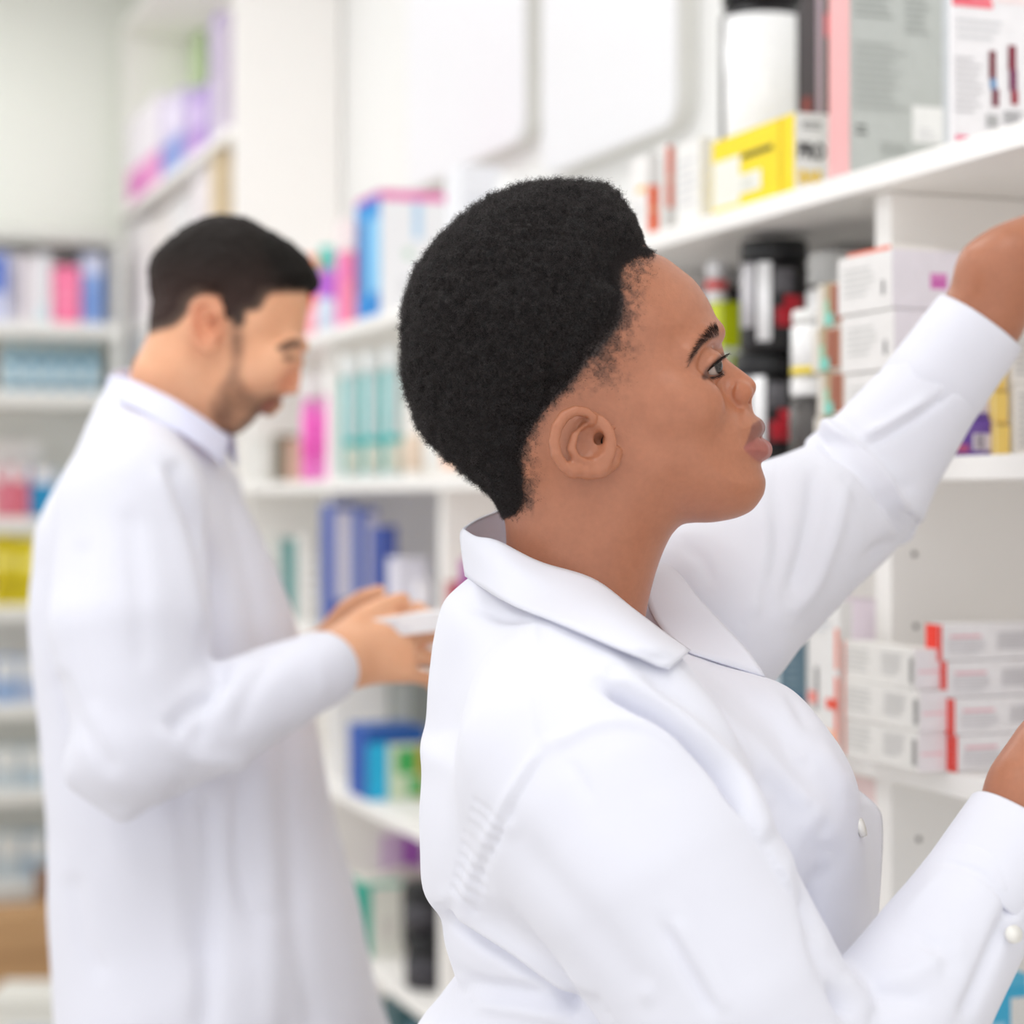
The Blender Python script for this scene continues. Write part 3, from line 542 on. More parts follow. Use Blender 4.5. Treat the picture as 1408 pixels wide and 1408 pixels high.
class Field:
    def __init__(s, lo, hi, h):
        s.h = h; s.lo = np.array(lo, float); n = [int(math.ceil((hi[i]-lo[i])/h))+1 for i in range(3)]
        s.x = (lo[0]+h*np.arange(n[0])).astype(np.float32); s.y = (lo[1]+h*np.arange(n[1])).astype(np.float32); s.z = (lo[2]+h*np.arange(n[2])).astype(np.float32)
        s.F = np.full(n, 1.0, np.float32)
    def sub(s, lo, hi):
        sl = []; ax = []
        for i, c in enumerate((s.x, s.y, s.z)):
            a = int(np.clip(np.floor((lo[i]-s.lo[i])/s.h), 0, len(c)-1)); b = int(np.clip(np.ceil((hi[i]-s.lo[i])/s.h)+1, a+1, len(c)))
            sl.append(slice(a, b)); ax.append(c[a:b])
        return tuple(sl), ax[0][:, None, None], ax[1][None, :, None], ax[2][None, None, :]
    def put(s, fn, lo, hi, k, mode='add'):
        m = .012+abs(k)*1.2
        sl, X, Y, Z = s.sub([v-m for v in lo], [v+m for v in hi])
        d = fn(X, Y, Z).astype(np.float32)
        if mode == 'add': s.F[sl] = smin(s.F[sl], d, k)
        else: s.F[sl] = smax(s.F[sl], -d, k)
    def cone(s, a, b, r1, r2, k=.0, mode='add', sq=None):
        a = np.array(a, float); b = np.array(b, float); ab = b-a; l = float(ab@ab)+1e-12; R_ = max(r1, r2)
        def fn(X, Y, Z):
            t = np.clip(((X-a[0])*ab[0]+(Y-a[1])*ab[1]+(Z-a[2])*ab[2])/l, 0, 1)
            return np.sqrt((X-a[0]-t*ab[0])**2+(Y-a[1]-t*ab[1])**2+(Z-a[2]-t*ab[2])**2)-(r1+(r2-r1)*t)
        s.put(fn, np.minimum(a, b)-R_, np.maximum(a, b)+R_, k, mode)
    def chain(s, pts, rs, k, mode='add'):
        pts = [np.array(p, float) for p in pts]
        def fn(X, Y, Z):
            best = None
            for i in range(len(pts)-1):
                a, b = pts[i], pts[i+1]; ab = b-a; l = float(ab@ab)+1e-12
                t = np.clip(((X-a[0])*ab[0]+(Y-a[1])*ab[1]+(Z-a[2])*ab[2])/l, 0, 1)
                d = np.sqrt((X-a[0]-t*ab[0])**2+(Y-a[1]-t*ab[1])**2+(Z-a[2]-t*ab[2])**2)-(rs[i]+(rs[i+1]-rs[i])*t)
                best = d if best is None else np.minimum(best, d)
            return best
        P = np.array(pts); s.put(fn, P.min(0)-max(rs), P.max(0)+max(rs), k, mode)
    def ell(s, c, r, k=.0, mode='add', M=None):
        """ellipsoid; rows of M are its axes"""
        c = np.array(c, float); M = np.eye(3) if M is None else np.array(M, float); R_ = max(r)
        def fn(X, Y, Z):
            x, y, z = X-c[0], Y-c[1], Z-c[2]
            u = [(M[i][0]*x+M[i][1]*y+M[i][2]*z) for i in range(3)]
            k0 = np.sqrt(sum((u[i]/r[i])**2 for i in range(3))); k1 = np.sqrt(sum((u[i]/(r[i]*r[i]))**2 for i in range(3)))+1e-9
            return k0*(k0-1)/k1
        s.put(fn, c-R_, c+R_, k, mode)
    def slab(s, poly, y0, wctrl, k=.0, rim=None, s_=.012, mode='add', yoff=None):
        """body whose side outline is poly (x,z) and whose half width follows wctrl [(x,z,w)]"""
        P = np.array(poly); wm = max(c[2] for c in wctrl)
        m = .012+k*1.2
        sl, X, Y, Z = s.sub((P[:, 0].min()-m, y0-wm-m-.03, P[:, 1].min()-m), (P[:, 0].max()+m, y0+wm+m+.03, P[:, 1].max()+m))
        X2, Z2 = X[:, 0, :]+0*Z[0], Z[0]+0*X[:, 0, :]
        d = poly_sd(X2, Z2, P).astype(np.float32); w = idw(X2, Z2, wctrl, s_).astype(np.float32)
        r = w if rim is None else np.minimum(w, rim)
        d = d[:, None, :]; w = w[:, None, :]; r = r[:, None, :]
        yo = y0 if yoff is None else y0+idw(X2, Z2, yoff, s_)[:, None, :]
        p1 = r-d; p2 = np.abs(Y-yo)-(w-r)
        f = np.where((p1 > 0) & (p2 > 0), np.sqrt(np.maximum(p1, 0)**2+np.maximum(p2, 0)**2), np.maximum(p1, p2))-r
        if mode == 'add': s.F[sl] = smin(s.F[sl], f.astype(np.float32), k)
        else: s.F[sl] = smax(s.F[sl], -f.astype(np.float32), k)
    def mesh(s):
        F = s.F; h = s.h; n = F.shape
        neg = F < 0
        sm_ = np.zeros([m-1 for m in n], np.int8)
        for i in (0, 1):
            for j in (0, 1):
                for k in (0, 1): sm_ += neg[i:n[0]-1+i, j:n[1]-1+j, k:n[2]-1+k]
        cells = np.argwhere((sm_ > 0) & (sm_ < 8)); idx = -np.ones(sm_.shape, np.int32); idx[tuple(cells.T)] = np.arange(len(cells))
        corner = [(i, j, k) for i in (0, 1) for j in (0, 1) for k in (0, 1)]
        vals = np.stack([F[cells[:, 0]+c[0], cells[:, 1]+c[1], cells[:, 2]+c[2]] for c in corner], 1)
        acc = np.zeros((len(cells), 3)); cnt = np.zeros(len(cells))
        for a in range(8):
            for b in range(a+1, 8):
                if sum(abs(corner[a][q]-corner[b][q]) for q in range(3)) != 1: continue
                va, vb = vals[:, a], vals[:, b]; m = (va < 0) != (vb < 0)
                t = np.where(m, va/np.where(m, va-vb, 1), 0)
                pa, pb = np.array(corner[a], float), np.array(corner[b], float)
                acc += np.where(m[:, None], pa+t[:, None]*(pb-pa), 0); cnt += m
        V = s.lo+h*(cells+acc/cnt[:, None])
        quads = []
        for ax in range(3):
            o1, o2 = (ax+1) % 3, (ax+2) % 3
            sl0 = [slice(None)]*3; sl1 = [slice(None)]*3; sl0[ax] = slice(0, n[ax]-1); sl1[ax] = slice(1, n[ax])
            e = np.argwhere(neg[tuple(sl0)] != neg[tuple(sl1)])
            e = e[(e[:, o1] > 0) & (e[:, o2] > 0) & (e[:, o1] < n[o1]-1) & (e[:, o2] < n[o2]-1)]
            if not len(e): continue
            def at(d1, d2):
                q = e.copy(); q[:, o1] -= d1; q[:, o2] -= d2; return idx[tuple(q.T)]
            q = np.stack([at(1, 1), at(0, 1), at(0, 0), at(1, 0)], 1)
            fl = neg[tuple(e.T)]
            q[~fl] = q[~fl][:, ::-1]; quads.append(q)
        Q = np.concatenate(quads)
        return V, Q[(Q >= 0).all(1)]
def join(parts):
    vs_, qs_ = [], []; o = 0
    for v, q in parts: vs_.append(v); qs_.append(q+o); o += len(v)
    return np.concatenate(vs_), np.concatenate(qs_)
def vnormals(V, Q):
    n = np.cross(V[Q[:, 2]]-V[Q[:, 0]], V[Q[:, 3]]-V[Q[:, 1]]); N = np.zeros_like(V)
    for k in range(4):
        for c in range(3): N[:, c] += np.bincount(Q[:, k], n[:, c], len(V))
    return N/(np.linalg.norm(N, axis=1)[:, None]+1e-12)
def smooth(V, Q, it=1, lam=.5, mask=None):
    for _ in range(it):
        S = np.zeros_like(V); C = np.zeros(len(V))
        for a, b in ((0, 1), (1, 2), (2, 3), (3, 0)):
            for u, v in ((a, b), (b, a)):
                C += np.bincount(Q[:, u], minlength=len(V))
                for c in range(3): S[:, c] += np.bincount(Q[:, u], V[Q[:, v], c], len(V))
        T = V+(S/np.maximum(C, 1)[:, None]-V)*lam
        V = T if mask is None else V+(T-V)*mask[:, None]
    return V
def raw_mesh(name, V, Q, material, parent=None, col=None, smooth_=True):
    k = Q.shape[1]
    me = bpy.data.meshes.new(name); me.vertices.add(len(V)); me.vertices.foreach_set('co', np.ascontiguousarray(V, np.float32).ravel())
    me.loops.add(Q.size); me.loops.foreach_set('vertex_index', np.ascontiguousarray(Q, np.int32).ravel())
    me.polygons.add(len(Q)); me.polygons.foreach_set('loop_start', np.arange(0, Q.size, k, dtype=np.int32)); me.polygons.foreach_set('loop_total', np.full(len(Q), k, np.int32))
    me.polygons.foreach_set('use_smooth', np.full(len(Q), smooth_, bool))
    me.update(calc_edges=True); me.validate()
    if col is not None:
        at = me.color_attributes.new('tint', 'FLOAT_COLOR', 'POINT'); at.data.foreach_set('color', np.ascontiguousarray(np.concatenate([col, np.ones((len(col), 1))], 1), np.float32).ravel())
    me.materials.append(material)
    o = bpy.data.objects.new(name, me); COL.objects.link(o)
    if parent: o.parent = parent
    return o
def proj(V):
    return 704+FPX*V[:, 0]/V[:, 1], HOR-FPX*(V[:, 2]-CAMZ)/V[:, 1]
# lattice noise for many points at once
_L = RNG.random((32, 32, 32)).astype(np.float32)
def vnoise(P, sc):
    p = P*sc; i = np.floor(p).astype(int); f = p-i; f = f*f*(3-2*f); r = 0
    for a in (0, 1):
        for b in (0, 1):
            for c in (0, 1):
                w = (f[:, 0] if a else 1-f[:, 0])*(f[:, 1] if b else 1-f[:, 1])*(f[:, 2] if c else 1-f[:, 2])
                r = r+w*_L[(i[:, 0]+a) % 32, (i[:, 1]+b) % 32, (i[:, 2]+c) % 32]
    return r*2-1
def sstep(a, b, x):
    t = np.clip((x-a)/(b-a), 0, 1); return t*t*(3-2*t)
def strands(name, P, Dv, length, rad, seg, curl_r, curl_n, material, parent, taper=True, lab=None, rnd=None):
    """many short hairs as ONE mesh of thin three-sided tubes"""
    rnd = rnd or RNG; n = len(P)
    length = np.broadcast_to(length, (n,)); rad = np.broadcast_to(rad, (n,)); curl_r = np.broadcast_to(curl_r, (n,))
    u = np.cross(Dv, rnd.normal(size=(n, 3))); u /= np.linalg.norm(u, axis=1)[:, None]+1e-9; w = np.cross(Dv, u)
    ph = rnd.random(n)*6.283; cn = curl_n*(.6+.8*rnd.random(n)); ts = np.linspace(0, 1, seg)
    C = []
    for t in ts:
        a = ph+cn*6.283*t; rr = curl_r*min(1, t*4+.0)
        C.append(P+Dv*(length*t)[:, None]+u*(np.cos(a)*rr)[:, None]+w*(np.sin(a)*rr)[:, None])
    C = np.stack(C, 1)                                   # n, seg, 3
    T = np.gradient(C, axis=1); T /= np.linalg.norm(T, axis=2)[..., None]+1e-12
    ref = np.cross(T, u[:, None, :]+.31); ref /= np.linalg.norm(ref, axis=2)[..., None]+1e-12; bi = np.cross(T, ref)
    V = []
    rt = rad[:, None]*((1-.7*ts)[None, :] if taper else 1)
    for k in range(3):
        a = 2.094*k; V.append(C+ref*(math.cos(a)*rt)[..., None]+bi*(math.sin(a)*rt)[..., None])
    V = np.stack(V, 2)                                   # n, seg, 3, 3
    base = (np.arange(n)*seg*3)[:, None, None]+(np.arange(seg-1)*3)[None, :, None]
    k0 = np.arange(3)[None, None, :]; k1 = (np.arange(3)+1)[None, None, :] % 3
    Q = np.stack([base+k0, base+k1, base+3+k1, base+3+k0], 3).reshape(-1, 4)
    return raw_mesh(name, V.reshape(-1, 3), Q, material, parent)
def attr_mat(name, rough=.5, spec=.4, sss=0.0, sss_r=(.01, .004, .002), bump=0.0, bscale=900, tint_var=0.0, vscale=300, sheen=0.0):
    m = bpy.data.materials.new(name); m.use_nodes = True; nt = m.node_tree; b = nt.nodes['Principled BSDF']
    at = nt.nodes.new('ShaderNodeAttribute'); at.attribute_name = 'tint'
    tc = nt.nodes.new('ShaderNodeTexCoord')
    src = at.outputs['Color']
    if tint_var:
        n2 = nt.nodes.new('ShaderNodeTexNoise'); n2.inputs['Scale'].default_value = vscale; n2.inputs['Detail'].default_value = 4
        nt.links.new(tc.outputs['Object'], n2.inputs['Vector'])
        mr = nt.nodes.new('ShaderNodeMapRange'); mr.inputs['From Min'].default_value = .25; mr.inputs['From Max'].default_value = .75; mr.inputs['To Min'].default_value = 1-tint_var; mr.inputs['To Max'].default_value = 1+tint_var
        nt.links.new(n2.outputs['Fac'], mr.inputs['Value'])
        vm = nt.nodes.new('ShaderNodeVectorMath'); vm.operation = 'SCALE'; nt.links.new(src, vm.inputs[0]); nt.links.new(mr.outputs['Result'], vm.inputs['Scale']); src = vm.outputs['Vector']
    nt.links.new(src, b.inputs['Base Color'])
    b.inputs['Roughness'].default_value = rough; b.inputs['Specular IOR Level'].default_value = spec
    if sss:
        b.inputs['Subsurface Weight'].default_value = sss; b.inputs['Subsurface Radius'].default_value = (1, .4, .25); b.inputs['Subsurface Scale'].default_value = .004
    if sheen: b.inputs['Sheen Weight'].default_value = sheen
    if bump:
        nz = nt.nodes.new('ShaderNodeTexNoise'); nz.inputs['Scale'].default_value = bscale; nz.inputs['Detail'].default_value = 3
        nt.links.new(tc.outputs['Object'], nz.inputs['Vector'])
        bp = nt.nodes.new('ShaderNodeBump'); bp.inputs['Strength'].default_value = bump; bp.inputs['Distance'].default_value = .001
        nt.links.new(nz.outputs['Fac'], bp.inputs['Height']); nt.links.new(bp.outputs['Normal'], b.inputs['Normal'])
    return m
def hand(Fd, wrist, fwd, back, size=.185, curl=(.3, .35, .4, .45), spread=.12, side=1, thumb=(.5, .35), wr=.026):
    """adds a five-fingered hand to a field; fwd = along the fingers, back = normal of the back of the hand,
    side = +1 when the thumb lies towards fwd x back"""
    f = np.array(fwd, float); f /= np.linalg.norm(f); bk = np.array(back, float); bk -= f*(bk@f); bk /= np.linalg.norm(bk); t = np.cross(f, bk)*side
    w = np.array(wrist, float); s = size
    Fd.cone(w-f*.03, w+f*.02, wr, wr*.95, .02)
    pal = .54*s
    for i, o in enumerate((.155, .055, -.05, -.15)):
        L = (.50, .52, .50, .46)[i]*s
        k = w+f*L+t*(o*s)
        Fd.cone(w+f*.012+t*(o*s*.45), k, .0155, (.0125, .0125, .0118, .0105)[i]*s/.185, .018)
        seg = np.array((.235, .155, .115))*s*(.93, 1.0, .95, .78)[i]
        ang = 0; p = k; pts = [p]; rs = [.0105*s/.185*(1, 1, .96, .86)[i]]
        sp = spread*(1.5, .5, -.5, -1.5)[i]
        for j in range(3):
            ang += curl[i]*(.9, 1.1, .8)[j]
            d = f*math.cos(ang)-bk*math.sin(ang)+t*sp*(1 if j < 2 else .6)
            d /= np.linalg.norm(d); p = p+d*seg[j]; pts.append(p); rs.append((.0096, .0087, .0070)[j]*s/.185*(1, 1, .96, .86)[i])
        Fd.chain(pts, rs, .004)
    a, b_ = thumb
    p0 = w+f*(.10*s)+t*(.12*s)-bk*.006; d1 = f*math.cos(a)+t*math.sin(a)-bk*b_; d1 /= np.linalg.norm(d1)
    p1 = p0+d1*(.26*s); d2 = f*math.cos(a*.55)+t*math.sin(a*.55)-bk*b_; d2 /= np.linalg.norm(d2)
    p2 = p1+d2*(.17*s); d3 = f*math.cos(a*.25)+t*math.sin(a*.25)-bk*(b_*1.1); d3 /= np.linalg.norm(d3); p3 = p2+d3*(.13*s)
    Fd.chain([p0, p1, p2, p3], [.0165*s/.185, .0120*s/.185, .0108*s/.185, .0082*s/.185], .010)
# ------------------------------------------------------------------ the woman
Y0 = 1.55
def pm(px, py, Y=Y0): return ((px-704)/FPX*Y, CAMZ+(HOR-py)/FPX*Y)
def PM(pts, Y=Y0): return [pm(a, b, Y) for a, b in pts]
def WC(c, Y=Y0): return [(*pm(a, b, Y), w) for a, b, w in c]
SKIN = attr_mat('deep_brown_skin', .38, .45, .12, bump=.12, bscale=700, tint_var=.05, vscale=220)
SKINL = attr_mat('light_skin', .5, .3, .12, bump=.08, bscale=600, tint_var=.04, vscale=150)
CLOTH = attr_mat('white_cotton', .75, .2, bump=.10, bscale=1400, sheen=.15)
def rgb(c): return np.array(s2l(c))
woman = thing('person', (W(800, 0, Y0)[0], Y0, 0))
tag(woman, 'woman with short black curly hair in a white coat reaching up to a shelf', 'person')
wbase = Vector(woman.location)
def attach(o, root, base): o.parent = root; o.location = -base; return o

A_POLY = [(893,345),(915,355.6),(938,372.7),(955,387),(969.3,406.8),(977.8,422.4),(983.5,436.6),(985.8,453),(985,466),(983,480),(984,496),(990,518),(1000,540),(1014,555),(1024,558),(1030.4,563),(1038.9,573),(1045.5,581),(1047,590),(1045.2,599.5),(1048.9,605.6),(1055,614),(1056.5,624),(1052.3,631),(1046,638),(1048.9,649.7),(1052.3,661),(1051,675),(1046,686.6),(1034.7,700.8),(1020.5,709),(1003.4,714.4),(977.8,718.4),(952,719),(937,722),(926,732),(918,745),(908,768),(897,803),(887,850),(880,910),(850,960),(720,960),(690,880),(694,800),(696,740),(690,700),(672,665),(655,640),(630,612),(610,585),(595,545),(585,505),(583,465),(588,425),(600,390),(622,358),(655,325),(695,300),(740,284),(790,282),(840,297),(872,320)]
A_W = [(740,300,.060),(680,350,.068),(620,430,.066),(600,500,.062),(720,430,.077),(820,380,.071),(800,480,.077),(900,440,.065),(930,390,.058),(965,425,.052),(976,455,.050),(940,480,.060),(962,508,.051),(930,540,.065),(900,570,.068),(960,560,.053),(975,528,.048),(985,548,.041),(994,580,.042),(950,620,.057),(1000,620,.042),(1020,598,.036),(1042,612,.031),(900,640,.065),(850,620,.067),(780,600,.070),(700,600,.062),(650,600,.055),(860,690,.059),(930,680,.056),(990,680,.047),(1030,680,.037),(1045,660,.032),(800,720,.055),(720,700,.052),(880,740,.050),(800,800,.056),(760,860,.062),(860,820,.054)]
N_POLY = [(980,462),(988,474),(992.5,482),(997,492),(1009,501.5),(1023.3,512.2),(1034.7,521.8),(1039.7,530.3),(1037.8,540.3),(1032,549.2),(1026,558.5),(1008,562),(992,548),(982,515),(976,480)]
N_W = [(988,475,.009),(997,495,.0085),(1012,512,.0095),(1030,528,.0115),(1030,540,.0115),(1015,550,.014),(990,520,.014),(980,490,.012)]
def head_field(lo, hi, h):
    return Field(lo, hi, h)
def near(px, py, y): return np.array(W(px, py, Y0+y))
def woman_head(Fd, details=True):
    Fd.slab(catmull(PM(A_POLY), 5), Y0, WC(A_W), s_=.019)
    if not details: return
    Fd.slab(catmull(PM(N_POLY), 5), Y0, WC(N_W), .013, s_=.006)
    for sg in (-1, 1):
        def pt(px, py, y):
            p = near(px, py, -abs(y)); return np.array([p[0], Y0+sg*abs(y), p[2]])
        Fd.ell(pt(1015, 541, .0125), (.0108, .0080, .0092), .006)                      # nostril wing
        Fd.ell(pt(1030, 549.5, .0105), (.0042, .0042, .0024), .002, 'cut', [(.8, 0, .6), (0, 1, 0), (-.6, 0, .8)])              # nostril
        # cheek, brow bone and fold beside the mouth
        Fd.ell(pt(938, 556, .046), (.030, .018, .022), .02)
        Fd.chain([pt(984, 457, .016), pt(968, 463, .036), pt(948, 486, .047)], [.0065, .0065, .006], .012)
        # lips
        Fd.chain([pt(1039.5, 588, .001), pt(1037, 590, .010), pt(1030, 603, .0215)], [.0044, .0044, .0026], .007)
        Fd.chain([pt(1048.5, 618, .001), pt(1045, 618.5, .011), pt(1031, 614, .022)], [.0066, .0060, .0028], .004)
        Fd.chain([pt(1044, 602, .013), pt(1034, 609, .021), pt(1026, 615, .026)], [.0006, .0007, .0004], .002, 'cut')
        # eye socket, lids and the opening between them
        ec = pt(971.5, 504.5, .0315)
        Fd.ell(pt(982, 503, .034), (.013, .012, .010), .010, 'cut')
        Fd.ell(ec, (.0140,)*3, .0045)
        ca, sa = math.cos(math.radians(28)), math.sin(math.radians(28))
        Fd.ell(ec+np.array([.0108, sg*.0065, .0004]), (.0132, .0122, .0047), .0012, 'cut', [(ca, 0, sa), (0, 1, 0), (-sa, 0, ca)])
        # ear
        def pe(px, py, o=0.0): return pt(px, py, .0695+.023*max(0, (852-px))/95+o)
        Fd.ell(pe(806, 611, -.004), (.0225, .0055, .0245), .004, M=[(.97, sg*.24, 0), (-sg*.24, .97, 0), (0, 0, 1)])
        Fd.chain([pe(843,588,-.002), pe(806,598,.000), pe(813,585,.003), pe(814,574,.004), pe(805,567,.004), pe(791,565,.004), pe(776,572,.004), pe(766,587,.004), pe(762,606,.003), pe(765,625,.003), pe(774,640,.002), pe(788,648,.001)], [.002, .0026, .0033, .0038, .0040, .0042, .0044, .0044, .0042, .0040, .0042, .0046], .0022)
        Fd.chain([pe(785,646,.001), pe(808,649,.001), pe(828,646,.000), pe(842,636,-.002), pe(846,622,-.003)], [.0048, .0058, .0060, .0056, .005], .004)
        Fd.chain([pe(803,588,.001), pe(790,600,.003), pe(785,617,.003), pe(792,630,.003), pe(808,634,.003), pe(822,627,.002)], [.0028, .0034, .0036, .0034, .0032, .0036], .004)
        Fd.ell(pe(813, 608, .005), (.0095, .0075, .0115), .005, 'cut')
        Fd.chain([pe(773, 592, .0035), pe(771, 608, .003), pe(776, 626, .003)], [.0016, .0018, .0014], .002, 'cut')
        Fd.chain([pe(806,577,.004), pe(792,576,.004), pe(781,584,.004)], [.0018, .002, .0016], .002, 'cut')
        Fd.chain([pe(823, 601, .004), pe(829, 608, -.008), pe(833, 606, -.012)], [.0035, .0046, .0035], .003, 'cut')
        Fd.ell(pe(838, 607, -.0005), (.0052, .0040, .0070), .003)
lo = (pm(560, 0)[0], Y0-.105, pm(0, 930)[1]); hi = (pm(1075, 0)[0], Y0+.105, pm(0, 268)[1])
HF = Field(lo, hi, .00125)
woman_head(HF)
hv, hq = HF.mesh(); del HF
hn = vnormals(hv, hq); ppx, ppy = proj(np.stack([hv[:, 0], Y0-np.abs(hv[:, 1]-Y0), hv[:, 2]], 1)); hd = np.zeros(len(hv))
for pl, amp, wd_ in (([(1010,526),(1006,537),(1007,549),(1015,558)], -.0013, 3.4), ([(1013,562),(1018,585),(1022,612)], -.0007, 5), ([(993,480),(982,485),(970,498)], -.0008, 3), ([(1019,530),(1024,538),(1026,548)], -.0005, 4)):
    pl = catmull(pl, 5, False); hd += amp*np.exp(-(seg_dist2(ppx, ppy, pl, False)/wd_)**2)*sstep(.15, .4, np.abs(hn[:, 1]))
hv = hv+hn*hd[:, None]
# forearms, hands, torso and legs of the same body
LW = np.array(W(1352, 435, 1.86)); LWe = np.array(W(1250, 585, 1.87)); 
def forearm(Fd, a, b, r1, r2): Fd.cone(a, b, r1, r2)
lh = np.array(W(1432, 300, 1.84))
F2 = Field((.30, 1.70, 1.52), (.64, 2.0, 1.90), .0026)
F2.chain([LWe, LW, np.array(W(1395, 368, 1.85))], [.043, .0385, .033], .004)
F2.ell(np.array(W(1392, 345, 1.835)), (.014, .012, .012), .02)
hand(F2, np.array(W(1400, 350, 1.85)), (.80, .10, .42), (-.42, -.25, .85), .18, (.25, .3, .35, .4), .12, -1, (.6, .25), .030)
RW = np.array(W(1410, 1132, 1.42)); RE = np.array(W(1300, 1300, 1.39))
F3 = Field((.22, 1.28, 1.12), (.60, 1.66, 1.52), .0026)
F3.chain([RE, RW, np.array(W(1450, 1042, 1.43))], [.037, .0325, .028], .004)
hand(F3, np.array(W(1452, 1040, 1.43)), (.62, .28, .62), (-.62, -.35, .55), .18, (.3, .35, .4, .45), .10, -1, (.55, .3), .027)
SHN = np.array(W(812, 1035, 1.395)); ELN = np.array(W(1120, 1560, 1.345)); SHF = np.array(W(960, 858, 1.71)); ELF = np.array(W(1183, 672, 1.87))
F4 = Field((-.16, 1.30, .02), (.45, 1.95, 1.42), .011)
F4.chain([np.array(W(790, 900, Y0)), np.array(W(840, 1200, Y0)), np.array(W(860, 1500, Y0)), np.array(W(850, 1700, Y0))], [.06, .09, .09, .11], .05)
F4.chain([SHN, ELN, RE], [.045, .04, .036], .03); F4.chain([SHF, ELF, LWe], [.045, .04, .038], .03)
for y in (-.085, .085):
    F4.chain([(W(850, 0, Y0)[0], Y0+y, .82), (W(860, 0, Y0)[0], Y0+y, .48), (W(845, 0, Y0)[0], Y0+y, .07)], [.085, .06, .042], .04)
V, Q = join([(hv, hq), F2.mesh(), F3.mesh(), F4.mesh()]); del F2, F3, F4
n_head = len(hv)
# tint
px, py = proj(np.stack([V[:, 0], Y0-np.abs(V[:, 1]-Y0), V[:, 2]], 1))
base = rgb((174, 114, 85)); C = np.tile(base, (len(V), 1))
def mixc(C, m, c): return C*(1-m[:, None])+np.array(c)*m[:, None]
head = np.arange(len(V)) < n_head
nz = vnoise(V, 55)*.5+vnoise(V+7, 130)*.5
C = mixc(C, .25*sstep(-.3, .6, nz), rgb((156, 96, 69)))
warm = head*np.exp(-(((px-1018)/26)**2+((py-534)/24)**2)); C = mixc(C, .35*warm, rgb((190, 112, 74)))
def soft(poly, w): return head*sstep(-w, w, poly_sd(px, py, catmull(poly, 4)))
ul = soft([(1060,574),(1036,582),(1032,592),(1027,606),(1023,617),(1032,614),(1042,602),(1060,600)], 2.0); C = mixc(C, .8*ul, rgb((114, 66, 60)))
ll = soft([(1023,616),(1034,607),(1044,602),(1062,604),(1064,632),(1050,636),(1040,633),(1030,625)], 2.5); C = mixc(C, .85*ll, rgb((156, 88, 82)))
lid = head*sstep(7, 1.5, seg_dist2(px, py, [(969, 518), (974, 509), (983, 500), (995, 489)], False)); C = mixc(C, .75*lid, rgb((60, 36, 30)))
lid2 = head*sstep(5, 1, seg_dist2(px, py, [(969, 518), (978, 519), (990, 516), (994, 512)], False)); C = mixc(C, .7*lid2, rgb((70, 42, 34)))
brow = soft([(946,503),(951,488),(960,472),(972,458),(986,449),(988,462),(975,468),(962,480),(953,494)], 3); C = mixc(C, .8*brow, rgb((58, 38, 32)))
# scalp and the shaved fade at temple and nape
HAIR_OUT = [(896.7,341.6),(885,322.5),(870,293.7),(843,274.5),(804.7,259),(770,254.6),(739.5,256),(705,265),(666.6,280),(632,299.5),(605,324.4),(578.4,359),(563,393.4),(555.3,432),(551.5,470),(554.6,508.5),(565,547),(582,585),(605,608),(632,635),(659,656),(674,673.5),(689.6,696.5)]
HAIR_LOW = [(694,706),(704,704),(712,690),(712,662),(709,636),(714,608),(728,584),(746,560),(768,536),(788,508),(816,472),(842,440),(846,412),(842,388),(848,366),(868,351),(892,346)]
FADE = [(880,340),(905,350),(914,372),(915,405),(905,450),(898,500),(892,540),(888,575),(874,600),(862,606),(852,575),(830,560),(800,556),(775,560),(755,588),(752,620),(757,660),(757,705),(738,718),(700,714),(500,714),(500,200),(880,200)]
DENSE = HAIR_LOW+[(892,200),(500,200),(500,708)]
dD = poly_sd(px, py, catmull(DENSE[:len(HAIR_LOW)], 4, False).tolist()+[(892, 200), (500, 200), (500, 708)])
dF = poly_sd(px, py, FADE)
fr = np.where(dD > 0, 1.0, np.clip(dF, 0, None)/(np.clip(dF, 0, None)+np.clip(-dD, 0, None)+1e-6))
n3 = vnoise(V, 260)*.6+vnoise(V+3, 520)*.4+vnoise(V+9, 90)*.45
cover = head*(dF > -3)*np.where(dD > 0, 1, np.clip(.04+.62*sstep(.15, .85, fr+.55*n3)*np.clip(fr*1.5, 0, 1)+.6*sstep(.72, 1, fr), 0, 1)*(dF > 0))
earmask = (poly_sd(px, py, [(762,570),(790,558),(820,566),(850,590),(856,630),(840,655),(800,658),(770,642),(757,610)]) > -2)
cover = np.where(earmask, 0, cover)
C = mixc(C, np.clip(cover, 0, 1)*.96, rgb((30, 22, 20)))
body = attach(raw_mesh('body', V, Q, SKIN, None, C), woman, wbase)
HVn = vnormals(V, Q)
stub = (head & (~earmask) & (dF > 0) & (dD < 26)); stub_i = np.nonzero(stub)[0]
# hair
GH = Field((pm(535, 0)[0], Y0-.125, pm(0, 725)[1]), (pm(915, 0)[0], Y0+.125, pm(0, 236)[1]), .0022)
GH.slab(catmull(PM(A_POLY), 5), Y0, WC(A_W), s_=.019)
X2, Z2 = np.meshgrid(GH.x, GH.z, indexing='ij')
dm = catmull(PM(HAIR_LOW), 4, False).tolist()+PM([(892, 150), (450, 150), (450, 708)])
d2 = poly_sd(X2, Z2, dm)
g3 = np.stack([X2.ravel(), np.zeros(X2.size), Z2.ravel()], 1); d2 = d2+((vnoise(g3, 60)*.004+vnoise(g3, 150)*.003).reshape(X2.shape))*sstep(.03, 0, d2)
T2 = .0165*sstep(-.004, .034, d2)-.004*sstep(.003, -.004, d2)
nape = sstep(pm(0, 560)[1], pm(0, 700)[1], Z2); T2 *= (1-.72*nape)
GH.F -= T2[:, None, :].astype(np.float32)
gv, gq = GH.mesh(); del GH
gn = vnormals(gv, gq)
